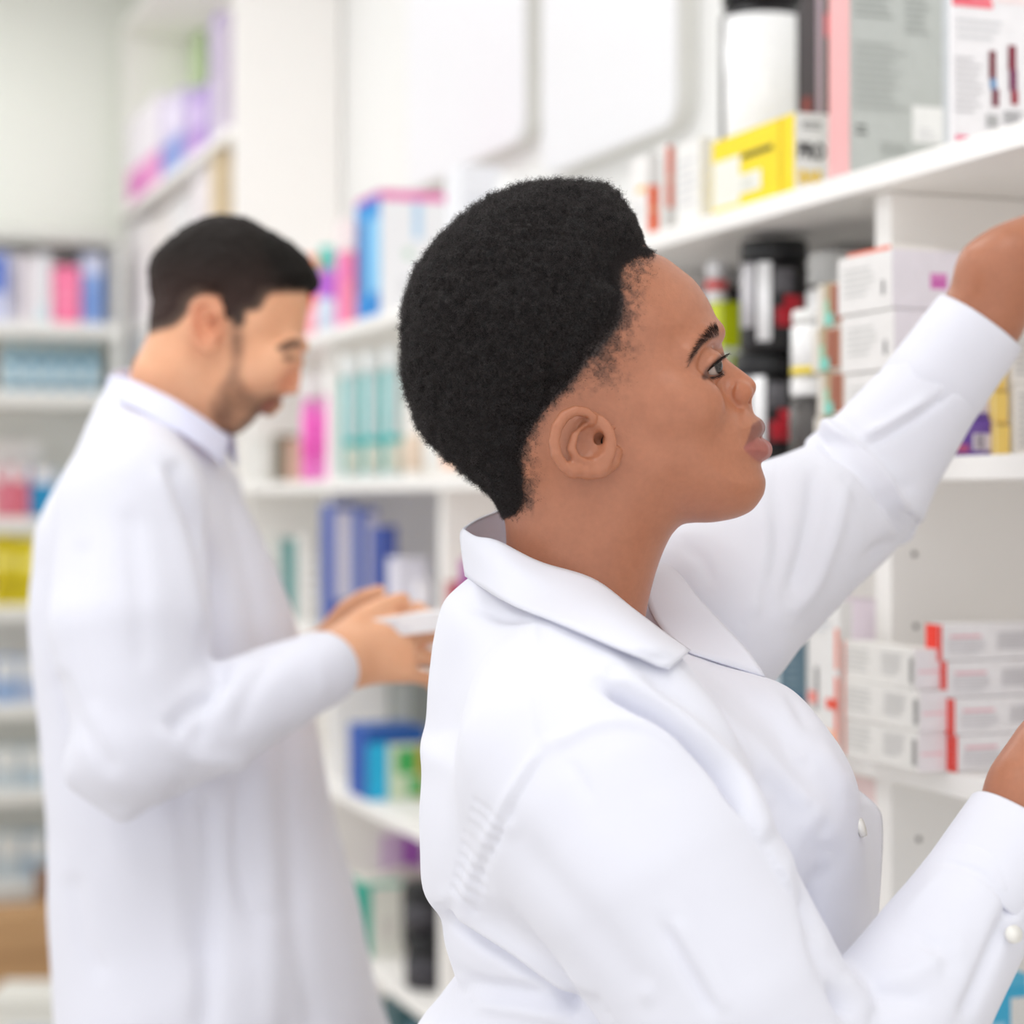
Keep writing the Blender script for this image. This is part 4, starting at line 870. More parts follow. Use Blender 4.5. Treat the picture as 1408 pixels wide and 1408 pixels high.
bump = vnoise(gv, 110)*.0016+vnoise(gv+5, 230)*.0028+vnoise(gv+11, 420)*.0016
gd = poly_sd(*proj(gv), catmull(HAIR_LOW, 4, False).tolist()+[(892, 200), (500, 200), (500, 708)])
gv2 = gv+gn*(bump*sstep(-5, 40, gd))[:, None]
HAIRM = mat((17, 14, 14), .7, .35, var=.25, scale=700, bump=.6, name='black_curly_hair')
HAIRS = mat((50, 43, 42), .42, .5, var=.3, scale=300, name='black_hair_strands')  # paler than the hair mass: highlights on the curls put into the colour
hair = attach(raw_mesh('hair', gv2, gq, HAIRM), woman, wbase)
tag(hair, 'short black tightly curled hair')
# curls standing off the hair
area = np.linalg.norm(np.cross(gv[gq[:, 2]]-gv[gq[:, 0]], gv[gq[:, 3]]-gv[gq[:, 1]]), axis=1)
ok = (gd[gq].min(1) > -16) & (area > 0); wgt = area*ok; NS = 60000
pick = RNG.choice(len(gq), NS, p=wgt/wgt.sum()); bw = RNG.random((NS, 2))
qa = gv2[gq[pick]]; Pp = (qa[:, 0]*(1-bw[:, :1])+qa[:, 1]*bw[:, :1])*(1-bw[:, 1:])+(qa[:, 3]*(1-bw[:, :1])+qa[:, 2]*bw[:, :1])*bw[:, 1:]
Dn = gn[gq[pick, 0]]+RNG.normal(size=(NS, 3))*.55; Dn /= np.linalg.norm(Dn, axis=1)[:, None]
gp = gd[gq[pick, 0]]; ln = (.0030+.0050*RNG.random(NS)**1.5)*np.clip(.3+gp/70, .25, 1)
cu = strands('curls', Pp-Dn*.0008, Dn, ln, .00011+.00007*RNG.random(NS), 9, .0011, 2.0, HAIRS, None, True)
cu.parent = hair; cu.location = (0, 0, 0)
# shaved stubble at temple and nape
frs = fr[stub_i]; pr = np.clip(frs, 0, 1)**2.4*(.35+.65*(n3[stub_i] > -.1)); pr /= pr.sum(); NT = 36000
si = RNG.choice(stub_i, NT, p=pr); jit = RNG.normal(size=(NT, 3))*.0007
Dn = HVn[si]*.45+RNG.normal(size=(NT, 3))*.6; Dn /= np.linalg.norm(Dn, axis=1)[:, None]
st = strands('stubble', V[si]+jit*.6, Dn, .0009+.0024*RNG.random(NT)*fr[si]**2, .00008, 4, .0004, 1.0, HAIRS, None)
st.parent = hair; st.location = (0, 0, 0)
ei = np.nonzero(head & (~earmask) & (dD > -13) & (dD < 28) & (dF > 0))[0]; NE = 30000
pe_ = sstep(-13, 2, dD[ei])**1.5+.02; ei = RNG.choice(ei, NE, p=pe_/pe_.sum())
Dn = HVn[ei]+RNG.normal(size=(NE, 3))*.6; Dn /= np.linalg.norm(Dn, axis=1)[:, None]
eh = strands('hairline_curls', V[ei]+RNG.normal(size=(NE, 3))*.0006, Dn, (.0022+.0026*RNG.random(NE))*(.55+.45*sstep(-13, 10, dD[ei])), .00013, 7, .0008, 1.6, HAIRS, None)
eh.parent = hair; eh.location = (0, 0, 0)
# eyebrows, lashes, eyes
hv_px, hv_py = px[:n_head], py[:n_head]
bi = np.nonzero((brow[:n_head] > .5) & (np.abs(V[:n_head, 1]-Y0) > .012))[0]; bi = RNG.choice(bi, 900)
dirb = np.where((V[bi, 1] < Y0)[:, None], np.array([-.55, -.25, .55]), np.array([-.55, .25, .55])); tw = (hv_px[bi]-946)/40
dirb = dirb*1.0; dirb[:, 2] = .9*tw-.45; dirb += HVn[bi]*.25+RNG.normal(size=dirb.shape)*.12; dirb /= np.linalg.norm(dirb, axis=1)[:, None]
BROWM = mat((46, 32, 28), .6, .3, name='dark_brow_hair')
for sg in (-1, 1):
    m = (V[bi, 1]-Y0)*sg > 0
    attach(strands('eyebrow', V[bi[m]], dirb[m], .004+.003*RNG.random(m.sum()), .00011, 4, .0002, .3, BROWM, None), woman, wbase)
LASHM = mat((24, 18, 17), .5, .3, name='lash_black')
for sg in (-1, 1):
    lp, ld = [], []
    for (a, b, n, up) in (((972, 511.5), (994.5, 490.5), 60, 1), ((976, 518.5), (993, 513), 26, -1)):
        for k in range(n):
            t = k/(n-1); y = .0315+.0128*math.sin(math.acos(np.clip((a[0]+(b[0]-a[0])*t-971.5)/23.5, -1, 1)))
            p = near(a[0]+(b[0]-a[0])*t+RNG.normal()*.3, a[1]+(b[1]-a[1])*t-(2.2*math.sin(math.pi*t) if up > 0 else -1.5*math.sin(math.pi*t)), -y)
            p = np.array([p[0], Y0+sg*y, p[2]]); lp.append(p)
            d = np.array([.55+.5*t, sg*(.75-.6*t), (.42 if up > 0 else -.5)])+RNG.normal(size=3)*.12; ld.append(d/np.linalg.norm(d)*(1 if up > 0 else .5))
    lp = np.array(lp); ld = np.array(ld); ll_ = np.linalg.norm(ld, axis=1)
    attach(strands('eyelashes', lp, ld/ll_[:, None], .0064*ll_, .00024, 4, .0003, .2, LASHM, None), woman, wbase)
EYEM = attr_mat('eye', .08, .6)
def eye(ec, r, look, iris, root, base):
    vs_, fs_ = [], []; nA, nB = 40, 28
    f = np.array(look, float); f /= np.linalg.norm(f); u = np.cross(f, (0, 0, 1)); u /= np.linalg.norm(u); w = np.cross(u, f)
    cols = []
    for j in range(nB+1):
        th = math.pi*j/nB
        for i in range(nA):
            ph = 2*math.pi*i/nA; d = f*math.cos(th)+(u*math.cos(ph)+w*math.sin(ph))*math.sin(th); rr = r*(1+.04*math.exp(-(th/.35)**2))
            vs_.append(np.array(ec)+d*rr)
            cols.append(rgb((12, 9, 9)) if th < .2 else (rgb(iris)*(.7+.5*random.random()) if th < .52 else (rgb((30, 20, 18)) if th < .60 else rgb((168, 150, 140)))))
    for j in range(nB):
        for i in range(nA): fs_.append((j*nA+i, j*nA+(i+1) % nA, (j+1)*nA+(i+1) % nA, (j+1)*nA+i))
    return attach(raw_mesh('eye', np.array(vs_), np.array(fs_)[:, ::-1], EYEM, None, np.array(cols)), root, base)
for sg in (-1, 1):
    e_ = near(971.5, 504.5, -.0315); eye((e_[0], Y0+sg*.0315, e_[2]), .0120, (1, -.62, .12), (30, 18, 14), woman, wbase)
# ------------------------------------------------------------------ the woman's coat
T_POLY = [(700,775),(668,785),(640,800),(610,826),(598,870),(592,930),(588,990),(579,1025),(580,1060),(576,1120),(577,1190),(585,1225),(606,1255),(613,1290),(626,1330),(630,1346),(604,1385),(575,1420),(545,1480),(520,1600),(505,1800),(500,2300),(1260,2300),(1250,1800),(1232,1600),(1222,1500),(1215,1400),(1208,1330),(1200,1270),(1191,1200),(1178,1120),(1163,1065),(1142,1030),(1120,1000),(1098,968),(1075,946),(1045,932),(1000,917),(950,900),(905,884),(870,864),(830,830),(770,795)]
T_W = [(800,830,.066),(700,830,.070),(620,900,.10),(800,950,.135),(700,1050,.165),(900,1050,.15),(1000,1000,.13),(1090,1000,.10),(1150,1100,.105),(800,1200,.165),(1100,1250,.135),(650,1250,.14),(900,1400,.17),(900,1550,.19),(600,1500,.17),(690,950,.135),(720,1150,.172),(1200,1500,.15),(880,1800,.22),(880,2300,.25)]
def coat_field(Fd):
    Fd.slab(catmull(PM(T_POLY), 4), Y0, WC(T_W), rim=.13, s_=.03)
    Fd.chain([np.array(W(770, 850, Y0-.03)), np.array(W(790, 930, Y0-.10)), SHN], [.045, .05, .070], .05)
    Fd.chain([np.array(W(830, 885, Y0+.04)), np.array(W(900, 905, Y0+.10)), SHF], [.036, .042, .072], .05)
    Fd.ell(np.array(W(1058, 1100, Y0-.06)), (.052, .055, .062), .05); Fd.ell(np.array(W(1058, 1100, Y0+.07)), (.052, .055, .062), .05)
# sleeves meet the coat with a soft crease
LCU0 = np.array(W(1292, 523, 1.865)); LCU1 = np.array(W(1349, 443, 1.86))
RCU0 = np.array(W(1352, 1225, 1.405)); RCU1 = np.array(W(1409, 1136, 1.42))
def sleeves(Fd):
    Fd.chain([SHN, np.array(W(855, 1115, 1.370))], [.076, .082], .075)
    Fd.chain([np.array(W(855, 1115, 1.370)), np.array(W(895, 1190, 1.352)), np.array(W(990, 1350, 1.338)), ELN], [.081, .086, .080, .070], .018)
    Fd.chain([np.array(W(1122, 1545, 1.345)), np.array(W(1268, 1352, 1.375)), RCU0], [.062, .0505, .043], .008)
    Fd.chain([SHF, np.array(W(1085, 740, 1.80)), np.array(W(1165, 690, 1.865))], [.074, .073, .062], .025)
    e0 = np.array(W(1172, 684, 1.868)); ax_ = LCU0-e0; ln_ = np.linalg.norm(ax_); ax_ = ax_/ln_
    def part(X, Y, Z):
        t = ((X-e0[0])*ax_[0]+(Y-e0[1])*ax_[1]+(Z-e0[2])*ax_[2])
        tc = np.clip(t, 0, ln_)
        d = np.sqrt((X-e0[0]-tc*ax_[0])**2+(Y-e0[1]-tc*ax_[1])**2+(Z-e0[2]-tc*ax_[2])**2)-np.interp(tc/ln_, [0, .12, .4, 1], [.0705, .0665, .057, .047])
        lip = .006*np.sin((Z-e0[2])*70)
        return smax(d, -(t-.012+lip), .004)
    Fd.put(part, np.minimum(e0, LCU0)-.075, np.maximum(e0, LCU0)+.075, .004)
    Fd.chain([np.array(W(1205, 700, 1.87)), np.array(W(1243, 731, 1.87))], [.03, .011], .012)
FC = Field((pm(488, 0)[0], 1.235, .925), (.462, 1.965, 1.625), .0026)
coat_field(FC); sleeves(FC)
# open the neck for the skin
FC.chain([np.array(W(800, 700, Y0)), np.array(W(812, 800, Y0)), np.array(W(850, 850, Y0))], [.066, .066, .04], .008, 'cut')
v1, q1 = FC.mesh(); del FC
FL = Field((pm(480, 0)[0], 1.28, .52), (pm(1280, 0)[0], 1.82, .935), .011)
FL.slab(catmull(PM(T_POLY), 4), Y0, WC(T_W), rim=.13, s_=.03)
v2, q2 = FL.mesh(); del FL
n1 = vnormals(v1, q1); px, py = proj(v1)
facing = sstep(.0, .35, -(n1*(v1-np.array([0, 0, CAMZ]))/np.linalg.norm(v1-np.array([0, 0, CAMZ]), axis=1)[:, None]).sum(1))
# folds: (polyline in the picture, depth in mm, width in px, nearest / farthest distance it may touch)
NEARR = (1.2, 1.50); FARR = (1.6, 2.0); TOR = (1.3, 1.62)
FOLDS = [
 ([(826,941),(861,961),(912,991),(957,1027),(997,1072),(1014,1122),(1034,1167),(1050,1210)], -11, 7, TOR), ([(840,925),(900,962),(960,1005),(1010,1055),(1035,1110),(1052,1165)], 5, 16, TOR),
 ([(745,1030),(830,992),(900,1000),(950,1030)], 1.6, 10, TOR), ([(748,1025),(700,1095),(664,1160),(645,1215),(640,1250)], 1.8, 9, TOR), ([(735,850),(738,920),(743,985),(748,1022)], 1.3, 7, TOR),
 ([(752,1030),(708,1098),(674,1165),(656,1220)], -1.6, 6, TOR),
 ([(606,1255),(650,1285),(700,1318),(760,1360),(800,1395)], -8, 8, TOR), ([(620,1240),(680,1285),(740,1325),(800,1370)], 4, 14, TOR),
 ([(630,1346),(690,1362),(770,1372),(830,1385)], -4, 12, TOR), ([(650,1380),(720,1390),(790,1400)], 3, 12, TOR),
 ([(907,1263),(945,1330),(987,1403)], -2.2, 9, NEARR), ([(925,1258),(965,1325),(1005,1395)], 1.6, 12, NEARR),
 ([(780,1040),(800,1075),(815,1110)], -1.4, 10, NEARR),
 ([(690,1135),(760,1215),(830,1290),(890,1370)], -2.2, 26, NEARR),
 ([(1112,1215),(1118,1270),(1122,1300),(1140,1345)], -3, 10, NEARR),
 ([(1020,860),(1050,900),(1090,960),(1120,1010)], -2, 9, TOR), ([(960,900),(1010,940),(1060,985),(1100,1040)], -3, 18, TOR), ([(900,905),(960,960),(1030,1020),(1090,1085),(1130,1140)], 3, 18, TOR),
 ([(880,930),(950,985),(1010,1040),(1060,1100)], -3, 14, TOR),
 ([(1110,1110),(1090,1160),(1070,1220),(1060,1270)], 3, 20, TOR), ([(1140,1180),(1120,1230),(1115,1280)], -3, 16, TOR), ([(1170,1100),(1150,1060),(1120,1020)], 2, 12, TOR),
 ([(640,830),(690,850),(735,852)], -1.5, 7, TOR),
 # raised sleeve
 ([(1116,590),(1140,615),(1180,648),(1215,690),(1248,738)], -4, 7, FARR), ([(1122,575),(1165,610),(1205,655),(1245,705)], 7, 11, FARR),
 ([(1188,616),(1240,585),(1290,552),(1312,533)], -2.6, 6, FARR), ([(1180,608),(1235,575),(1285,542)], 2.4, 8, FARR),
 ([(1262,470),(1275,500),(1300,520),(1335,548)], -1.4, 6, FARR),
 ([(1118,640),(1115,700),(1100,770),(1085,820)], -3, 10, FARR), ([(1160,660),(1150,720),(1120,800),(1080,850)], 3, 12, FARR), ([(1060,640),(1070,690),(1065,760),(1040,840)], -2.2, 12, FARR),
 ([(1250,745),(1215,752),(1185,775)], -4, 9, FARR), ([(1040,700),(1055,740),(1050,800),(1020,860)], 2, 12, FARR), ([(930,745),(965,770),(980,810)], -2, 10, FARR),
 ([(1200,700),(1225,680),(1262,660)], -1.5, 10, FARR), ([(1150,560),(1190,590),(1225,610)], 1.2, 14, FARR),
 # lower sleeve
 ([(1290,1185),(1340,1198),(1372,1225),(1405,1262)], -1.5, 5, (1.3, 1.5)), ([(1320,1408),(1350,1340),(1380,1270),(1408,1215)], -3.5, 10, (1.3, 1.5)), ([(1200,1350),(1260,1335),(1310,1300)], 2, 16, (1.3, 1.5)), ([(1255,1290),(1295,1310),(1310,1350)], -1.8, 12, (1.3, 1.5)), ([(1180,1365),(1240,1372),(1280,1372)], -2, 12, (1.3, 1.5)),
 ([(1142,1345),(1160,1380),(1172,1408)], -7, 9, (1.2, 1.5)), ([(1160,1335),(1182,1370),(1196,1408)], 4, 12, (1.2, 1.5)), ([(1300,1195),(1270,1230),(1240,1262)], 1.2, 9, (1.3, 1.5)),
]
D = np.zeros(len(v1))
for pl, amp, wd_, (y0_, y1_) in FOLDS:
    p_ = catmull(pl, 5, False); lo_, hi_ = p_.min(0)-3*wd_, p_.max(0)+3*wd_
    m = np.nonzero((px > lo_[0]) & (px < hi_[0]) & (py > lo_[1]) & (py < hi_[1]) & (v1[:, 1] > y0_) & (v1[:, 1] < y1_))[0]
    if not len(m): continue
    d = seg_dist2(px[m], py[m], p_, False); e0 = np.hypot(px[m]-p_[0, 0], py[m]-p_[0, 1]); e1 = np.hypot(px[m]-p_[-1, 0], py[m]-p_[-1, 1])
    D[m] += amp*.0017*np.exp(-(d/wd_)**2)*sstep(0, 40, e0+8)*sstep(0, 40, e1+8)*facing[m]
# gathers where the sleeve is set in at the back
for k in range(9):
    cx, cy = 668-3.6*k, 1115+15*k
    d = seg_dist2(px, py, [(cx-16, cy-14), (cx+18, cy+16)], False); D += -.0018*np.exp(-(d/3.6)**2)*facing*(v1[:, 1] < 1.55)
big = vnoise(v1*np.array([1, 1, .6])+3, 16)*.0018+vnoise(v1*np.array([.7, 1, 1])+8, 34)*.0007
v1 = v1+n1*(D+big)[:, None]
v1 = smooth(v1, q1, 2, .3)
CV, CQ = join([(v1, q1), (v2, q2)])
WHT = rgb((224, 225, 234))
coat = attach(raw_mesh('lab_coat', CV, CQ, CLOTH, None, np.tile(WHT, (len(CV), 1))), woman, wbase)
tag(coat, 'white cotton coat with long sleeves')
def sheet(name, rows, root, base, material=CLOTH, col=WHT, th=.0013, n=40, parent=None, sub=4, bulge=0.0):
    """cloth panel spanned by curves (each a list of picture x, picture y, distance)"""
    cur = []
    for r in rows:
        p = catmull([W(*q) for q in r], 8, False); s_ = np.r_[0, np.cumsum(np.linalg.norm(np.diff(p, axis=0), axis=1))]; s_ /= s_[-1]
        u = np.linspace(0, 1, n); cur.append(np.stack([np.interp(u, s_, p[:, i]) for i in range(3)], 1))
    cur = np.array(cur)
    if len(cur) > 2: g = np.array([catmull(cur[:, i], sub, False) for i in range(n)]).transpose(1, 0, 2)
    else:
        t = np.linspace(0, 1, 3*sub+1)[:, None, None]; g = cur[0]*(1-t)+cur[1]*t
    m = g.shape[0]
    du = np.gradient(g, axis=1); dv = np.gradient(g, axis=0); N = np.cross(du, dv); N /= np.linalg.norm(N, axis=2)[..., None]+1e-12
    if bulge: g = g+N*(bulge*np.sin(np.linspace(0, math.pi, m)))[:, None, None]
    V_ = np.concatenate([(g+N*th/2).reshape(-1, 3), (g-N*th/2).reshape(-1, 3)]); o_ = m*n; F_ = []
    for i in range(m-1):
        for j in range(n-1):
            a, b, c, d = i*n+j, i*n+j+1, (i+1)*n+j+1, (i+1)*n+j
            F_ += [(a, b, c, d), (o_+d, o_+c, o_+b, o_+a)]
    for j in range(n-1): F_ += [(j+1, j, o_+j, o_+j+1), ((m-1)*n+j, (m-1)*n+j+1, o_+(m-1)*n+j+1, o_+(m-1)*n+j)]
    for i in range(m-1): F_ += [(i*n, (i+1)*n, o_+(i+1)*n, o_+i*n), ((i+1)*n+n-1, i*n+n-1, o_+i*n+n-1, o_+(i+1)*n+n-1)]
    ob = raw_mesh(name, V_, np.array(F_), material, None, np.tile(col, (len(V_), 1)))
    if parent: ob.parent = parent
    else: attach(ob, root, base)
    return ob
def drape(row, frac, keep=1):
    out = []
    for i, (qx, qy, qY) in enumerate(row):
        m = (np.abs(cpx-qx) < 9) & (np.abs(cpy-qy) < 9) & (CV[:, 1] < Y0)
        if m.any() and i >= keep: qY = min(qY, CV[m, 1].min()-.006*frac)
        out.append((qx, qy, qY))
    return out
cpx, cpy = proj(CV)
sheet('collar', [[(638,727,1.55),(656,738,1.515),(683,744,1.492),(740,773,1.474),(815,797,1.466),(870,838,1.468),(910,868,1.470),(948,895,1.470)],
                 drape([(634,740,1.55),(652,757,1.51),(690,775,1.468),(750,806,1.435),(830,835,1.425),(880,866,1.436),(912,890,1.448),(942,901,1.455)], 1.1),
                 drape([(641,792,1.55),(664,808,1.50),(700,830,1.44),(770,857,1.405),(850,892,1.395),(885,907,1.410),(912,918,1.425),(921,919,1.43)], .8)], None, None, parent=coat, th=.0022)
sheet('collar', [[(638,727,1.55),(654,716,1.58),(675,707,1.61),(695,701,1.628),(760,705,1.645),(840,735,1.64),(885,775,1.615),(890,830,1.585),(918,875,1.56),(952,898,1.54)],
                 [(634,740,1.55),(650,735,1.59),(675,730,1.625),(700,728,1.648),(770,735,1.668),(860,760,1.665),(908,780,1.625),(935,826,1.592),(968,872,1.565),(1000,914,1.54)],
                 [(641,792,1.55),(655,785,1.60),(690,775,1.645),(740,780,1.675),(830,800,1.68),(912,775,1.635),(962,826,1.60),(1000,866,1.575),(1030,898,1.555),(1052,931,1.535)]], None, None, parent=coat, th=.0022)
# front edge standing open at the chest, the inner face in shade, and the pink top under it
sheet('front_panel', [[(1160,1068,1.53),(1176,1120,1.53),(1188,1180,1.53),(1198,1250,1.535),(1206,1330,1.54)], [(1172,1082,1.57),(1192,1120,1.58),(1200,1180,1.58),(1202,1250,1.575),(1208,1330,1.57)], [(1168,1078,1.60),(1206,1110,1.61),(1213,1140,1.612),(1210,1215,1.605),(1201,1330,1.59)]], None, None, parent=coat)
mb = MB(); bt = np.array(W(1181, 1139, 1.487)); BTN = mat((236, 234, 228), .3, .5)
mb.tube([bt+np.array([0, 0, 0]), bt+np.array([.0035, -.0012, .0012])], .0068, BTN, 20); o = mb.build('button', coat)
def cuff(name, c0, c1, r0, r1, parent, th=.0024, sq=(1, 1), n=48, upv=(0, 0, 1), slant=0.0):
    a = np.array(c1)-np.array(c0); L = np.linalg.norm(a); a /= L; u = np.cross(a, upv); u /= np.linalg.norm(u); w = np.cross(u, a)
    prof = [(r0+.0004, 0), (r0+.0016, .03), (r0*.8+r1*.2+.0012, .3), (r0*.4+r1*.6+.0008, .7), (r1+.0006, .97), (r1-.0006, 1.0), (r1-th, .97), (r0-th, .2), (r0-th, .0)]
    V_ = []; F_ = []
    for r, t in prof:
        for i in range(n):
            an = 2*math.pi*i/n; wv = 1+.012*math.sin(3*an+1)+.01*math.sin(5*an)
            V_.append(np.array(c0)+a*(L*t+slant*t*math.cos(an))+u*(math.cos(an)*r*sq[0]*wv)+w*(math.sin(an)*r*sq[1]*wv))
    m = len(prof)
    for j in range(m):
        for i in range(n): F_.append((j*n+i, j*n+(i+1) % n, ((j+1) % m)*n+(i+1) % n, ((j+1) % m)*n+i))
    ob = raw_mesh(name, np.array(V_), np.array(F_), CLOTH, None, np.tile(WHT, (len(V_), 1))); ob.parent = parent; return ob
cuff('cuff', W(1272, 549, 1.866), LCU1, .0465, .0445, coat)
cuff('cuff', W(1340, 1244, 1.403), RCU1, .0425, .0410, coat)
mb = MB(); bt = np.array(W(1392, 1285, 1.352)); mb.tube([bt, bt+np.array([.001, -.003, .001])], .006, BTN, 16); mb.build('button', coat)
# trousers and shoes below the frame
FT = Field((W(720, 0, Y0)[0], 1.36, .06), (W(1000, 0, Y0)[0], 1.74, .90), .011)
for y in (-.085, .085):
    FT.chain([(W(850, 0, Y0)[0], Y0+y, .80), (W(860, 0, Y0)[0], Y0+y, .48), (W(845, 0, Y0)[0], Y0+y, .10)], [.098, .074, .062], .03)
tv, tq = FT.mesh(); TRM = mat((44, 48, 62), .8, .2, name='dark_trousers')
attach(raw_mesh('trousers', tv, tq, TRM), woman, wbase)
def shoes(root, base, x, y0, gap, m_):
    for y in (-gap, gap):
        Fs = Field((x-.12, y0+y-.07, -.01), (x+.22, y0+y+.07, .14), .006)
        Fs.chain([(x-.05, y0+y, .045), (x+.06, y0+y, .04), (x+.15, y0+y, .033)], [.042, .043, .034], .02)
        Fs.F = np.maximum(Fs.F, (.0012-Fs.z)[None, None, :]); a, b = Fs.mesh(); attach(raw_mesh('shoe', a, b, m_), root, base)
SHOE = mat((236, 236, 236), .5, .4); shoes(woman, wbase, W(850, 0, Y0)[0], Y0, .085, SHOE)
# ------------------------------------------------------------------ the man
YM = 2.43
man = thing('person', (W(280, 0, YM)[0], YM, 0))
tag(man, 'bearded man with short dark hair in a long white coat looking down', 'person')
mbase = Vector(man.location)
def MW(c): return WC(c, YM)
M_POLY = [(428,397),(425.5,410),(423,427),(420,445),(416.5,462),(413.5,476),(406,487),(402,500),(398,520),(392,538),(386,546),(381,551),(379.5,556),(371,561),(366,567),(357,570),(351,576),(344,584),(330,595),(317,598),(307,593),(300,605),(300,640),(290,690),(220,690),(180,620),(174,560),(182,507),(196,480),(207,453),(213,420),(211,386),(218,360),(240,338),(265,320),(290,309),(315,307),(338,312),(366,327),(392,345),(412,366),(424,384)]
M_W = [(300,330,.060),(240,370,.068),(220,420,.062),(300,380,.076),(350,360,.070),(400,380,.055),(410,440,.048),(408,475,.046),(370,440,.062),(330,460,.068),(380,500,.055),(395,520,.040),(340,530,.060),(370,545,.040),(355,570,.034),(320,580,.046),(300,560,.056),(260,500,.066),(280,450,.072),(220,470,.056),(200,540,.058),(260,600,.062),(190,600,.062)]
MN = [(405,478),(409,488),(411.5,500),(414,516),(412.5,528),(408,535),(398,540),(388,541),(390,520),(396,500),(400,485)]
def man_head(Fd, det=True):
    Fd.slab(catmull(PM(M_POLY, YM), 5), YM, MW(M_W), s_=.014)
    if not det: return
    Fd.slab(catmull(PM(MN, YM), 5), YM, MW([(410,500,.0105),(410,525,.0135),(398,536,.015),(395,500,.014)]), .009, s_=.006)
    for sg in (-1, 1):
        def pt(px, py, y):
            p = W(px, py, YM-abs(y)); return np.array([p[0], YM+sg*abs(y), p[2]])
        Fd.ell(pt(399, 532, .013), (.009, .0065, .008), .006)
        Fd.chain([pt(413, 474, .014), pt(404, 470, .034), pt(392, 478, .047)], [.0075, .0075, .006], .012)
        Fd.ell(pt(398, 489, .033), (.013, .012, .009), .010, 'cut'); Fd.ell(pt(394, 490, .0315), (.0133,)*3, .006)
        Fd.ell(pt(362, 505, .044), (.028, .018, .024), .02)
        Fd.chain([pt(380, 556, 0), pt(372, 555, .014), pt(362, 552, .024)], [.006, .0055, .003], .005); Fd.chain([pt(371, 564, 0), pt(364, 561, .013), pt(357, 556, .023)], [.0065, .006, .003], .005)
        def pe(px, py, o=0): return pt(px, py, .070+.020*max(0, (312-px))/60+o)
        Fd.ell(pe(283, 444, -.003), (.019, .006, .030), .004, M=[(.97, sg*.24, 0), (-sg*.24, .97, 0), (0, 0, 1)])
        Fd.chain([pe(304,440), pe(303,425,.002), pe(290,412,.003), pe(272,413,.003), pe(262,428,.002), pe(262,448,.002), pe(270,468), pe(283,480), pe(294,478,-.002)], [.003, .004, .0045, .005, .005, .0045, .004, .0055, .006], .003)
        Fd.ell(pe(288, 444, .004), (.010, .008, .014), .004, 'cut')
MF = Field((pm(168, 0, YM)[0], YM-.11, pm(0, 680, YM)[1]), (pm(424, 0, YM)[0], YM+.11, pm(0, 298, YM)[1]), .0021)
man_head(MF); mv, mq = MF.mesh(); nmh = len(mv); del MF
MWR = np.array(W(446, 918, 2.222)); MEL = np.array(W(196, 1010, 2.17)); MSH = np.array(W(180, 700, 2.25)); MSF = np.array(W(250, 690, 2.62)); MEF = np.array(W(300, 985, 2.68)); MWF = np.array(W(422, 912, 2.50))
G2 = Field((-.30, 2.05, 1.18), (.08, 2.66, 1.48), .0032)
G2.chain([np.array(W(400, 935, 2.21)), MWR, np.array(W(458, 910, 2.23))], [.036, .031, .029], .004)
hand(G2, np.array(W(458, 908, 2.235)), (.74, .60, .08), (.52, -.74, .42), .190, (.22, .26, .30, .34), .12, -1, (.5, -.05), .030)
G2.chain([np.array(W(400, 925, 2.54)), MWF, np.array(W(436, 905, 2.49))], [.034, .030, .028], .004)
hand(G2, np.array(W(436, 905, 2.485)), (1, -.22, .24), (-.22, .85, .10), .18, (.35, .4, .45, .5), .12, 1, (.7, .1), .028)
G3 = Field((W(60, 0, YM)[0], 2.05, .02), (.02, 2.85, 1.60), .014)
G3.chain([np.array(W(240, 640, YM)), np.array(W(240, 900, YM)), np.array(W(280, 1150, YM)), np.array(W(280, 1300, YM))], [.06, .12, .12, .13], .05)
G3.chain([MSH, MEL, np.array(W(400, 935, 2.21))], [.045, .04, .034], .03); G3.chain([MSF, MEF, np.array(W(400, 925, 2.54))], [.045, .04, .034], .03)
for y in (-.09, .09): G3.chain([(W(285, 0, YM)[0], YM+y, .90), (W(290, 0, YM)[0], YM+y, .50), (W(280, 0, YM)[0], YM+y, .07)], [.085, .06, .045], .04)
V, Q = join([(mv, mq), G2.mesh(), G3.mesh()]); del G2, G3
head = np.arange(len(V)) < nmh
px, py = proj(np.stack([V[:, 0], YM-np.abs(V[:, 1]-YM), V[:, 2]], 1))
C = np.tile(rgb((232, 176, 140)), (len(V), 1)); n3 = vnoise(V, 260)*.5+vnoise(V, 90)*.5
C = mixc(C, .35*sstep(-.3, .6, vnoise(V, 40)), rgb((222, 158, 120)))
def soft(poly, w, k=4): return head*sstep(-w, w, poly_sd(px, py, catmull(poly, k)))
C = mixc(C, .35*soft([(262,412),(300,408),(308,440),(296,478),(270,476),(258,440)], 8), rgb((226, 140, 112)))
C = mixc(C, .35*soft([(396,500),(418,500),(416,540),(385,548),(380,525)], 8), rgb((216, 130, 104)))
brd = soft([(318,425),(332,432),(334,480),(330,515),(345,540),(372,541),(388,546),(380,560),(360,590),(318,606),(298,590),(290,560),(304,530),(318,500),(316,460)], 10)
C = mixc(C, brd*(.58+.25*n3), rgb((72, 52, 44)))
C = mixc(C, .8*soft([(350,560),(372,546),(388,548),(384,556),(366,574),(346,600),(312,606),(308,592),(330,588)], 7)*(.8+.3*n3), rgb((52, 38, 32)))
C = mixc(C, .5*soft([(363,556),(376,549),(384,553),(374,562),(360,571),(358,564)], 3), rgb((176, 96, 84)))
C = mixc(C, .85*soft([(380,478),(394,468),(408,466),(416,474),(404,478),(390,484)], 4), rgb((46, 32, 28)))
C = mixc(C, .7*soft([(386,494),(396,488),(404,490),(406,494),(396,497)], 3), rgb((60, 40, 36)))
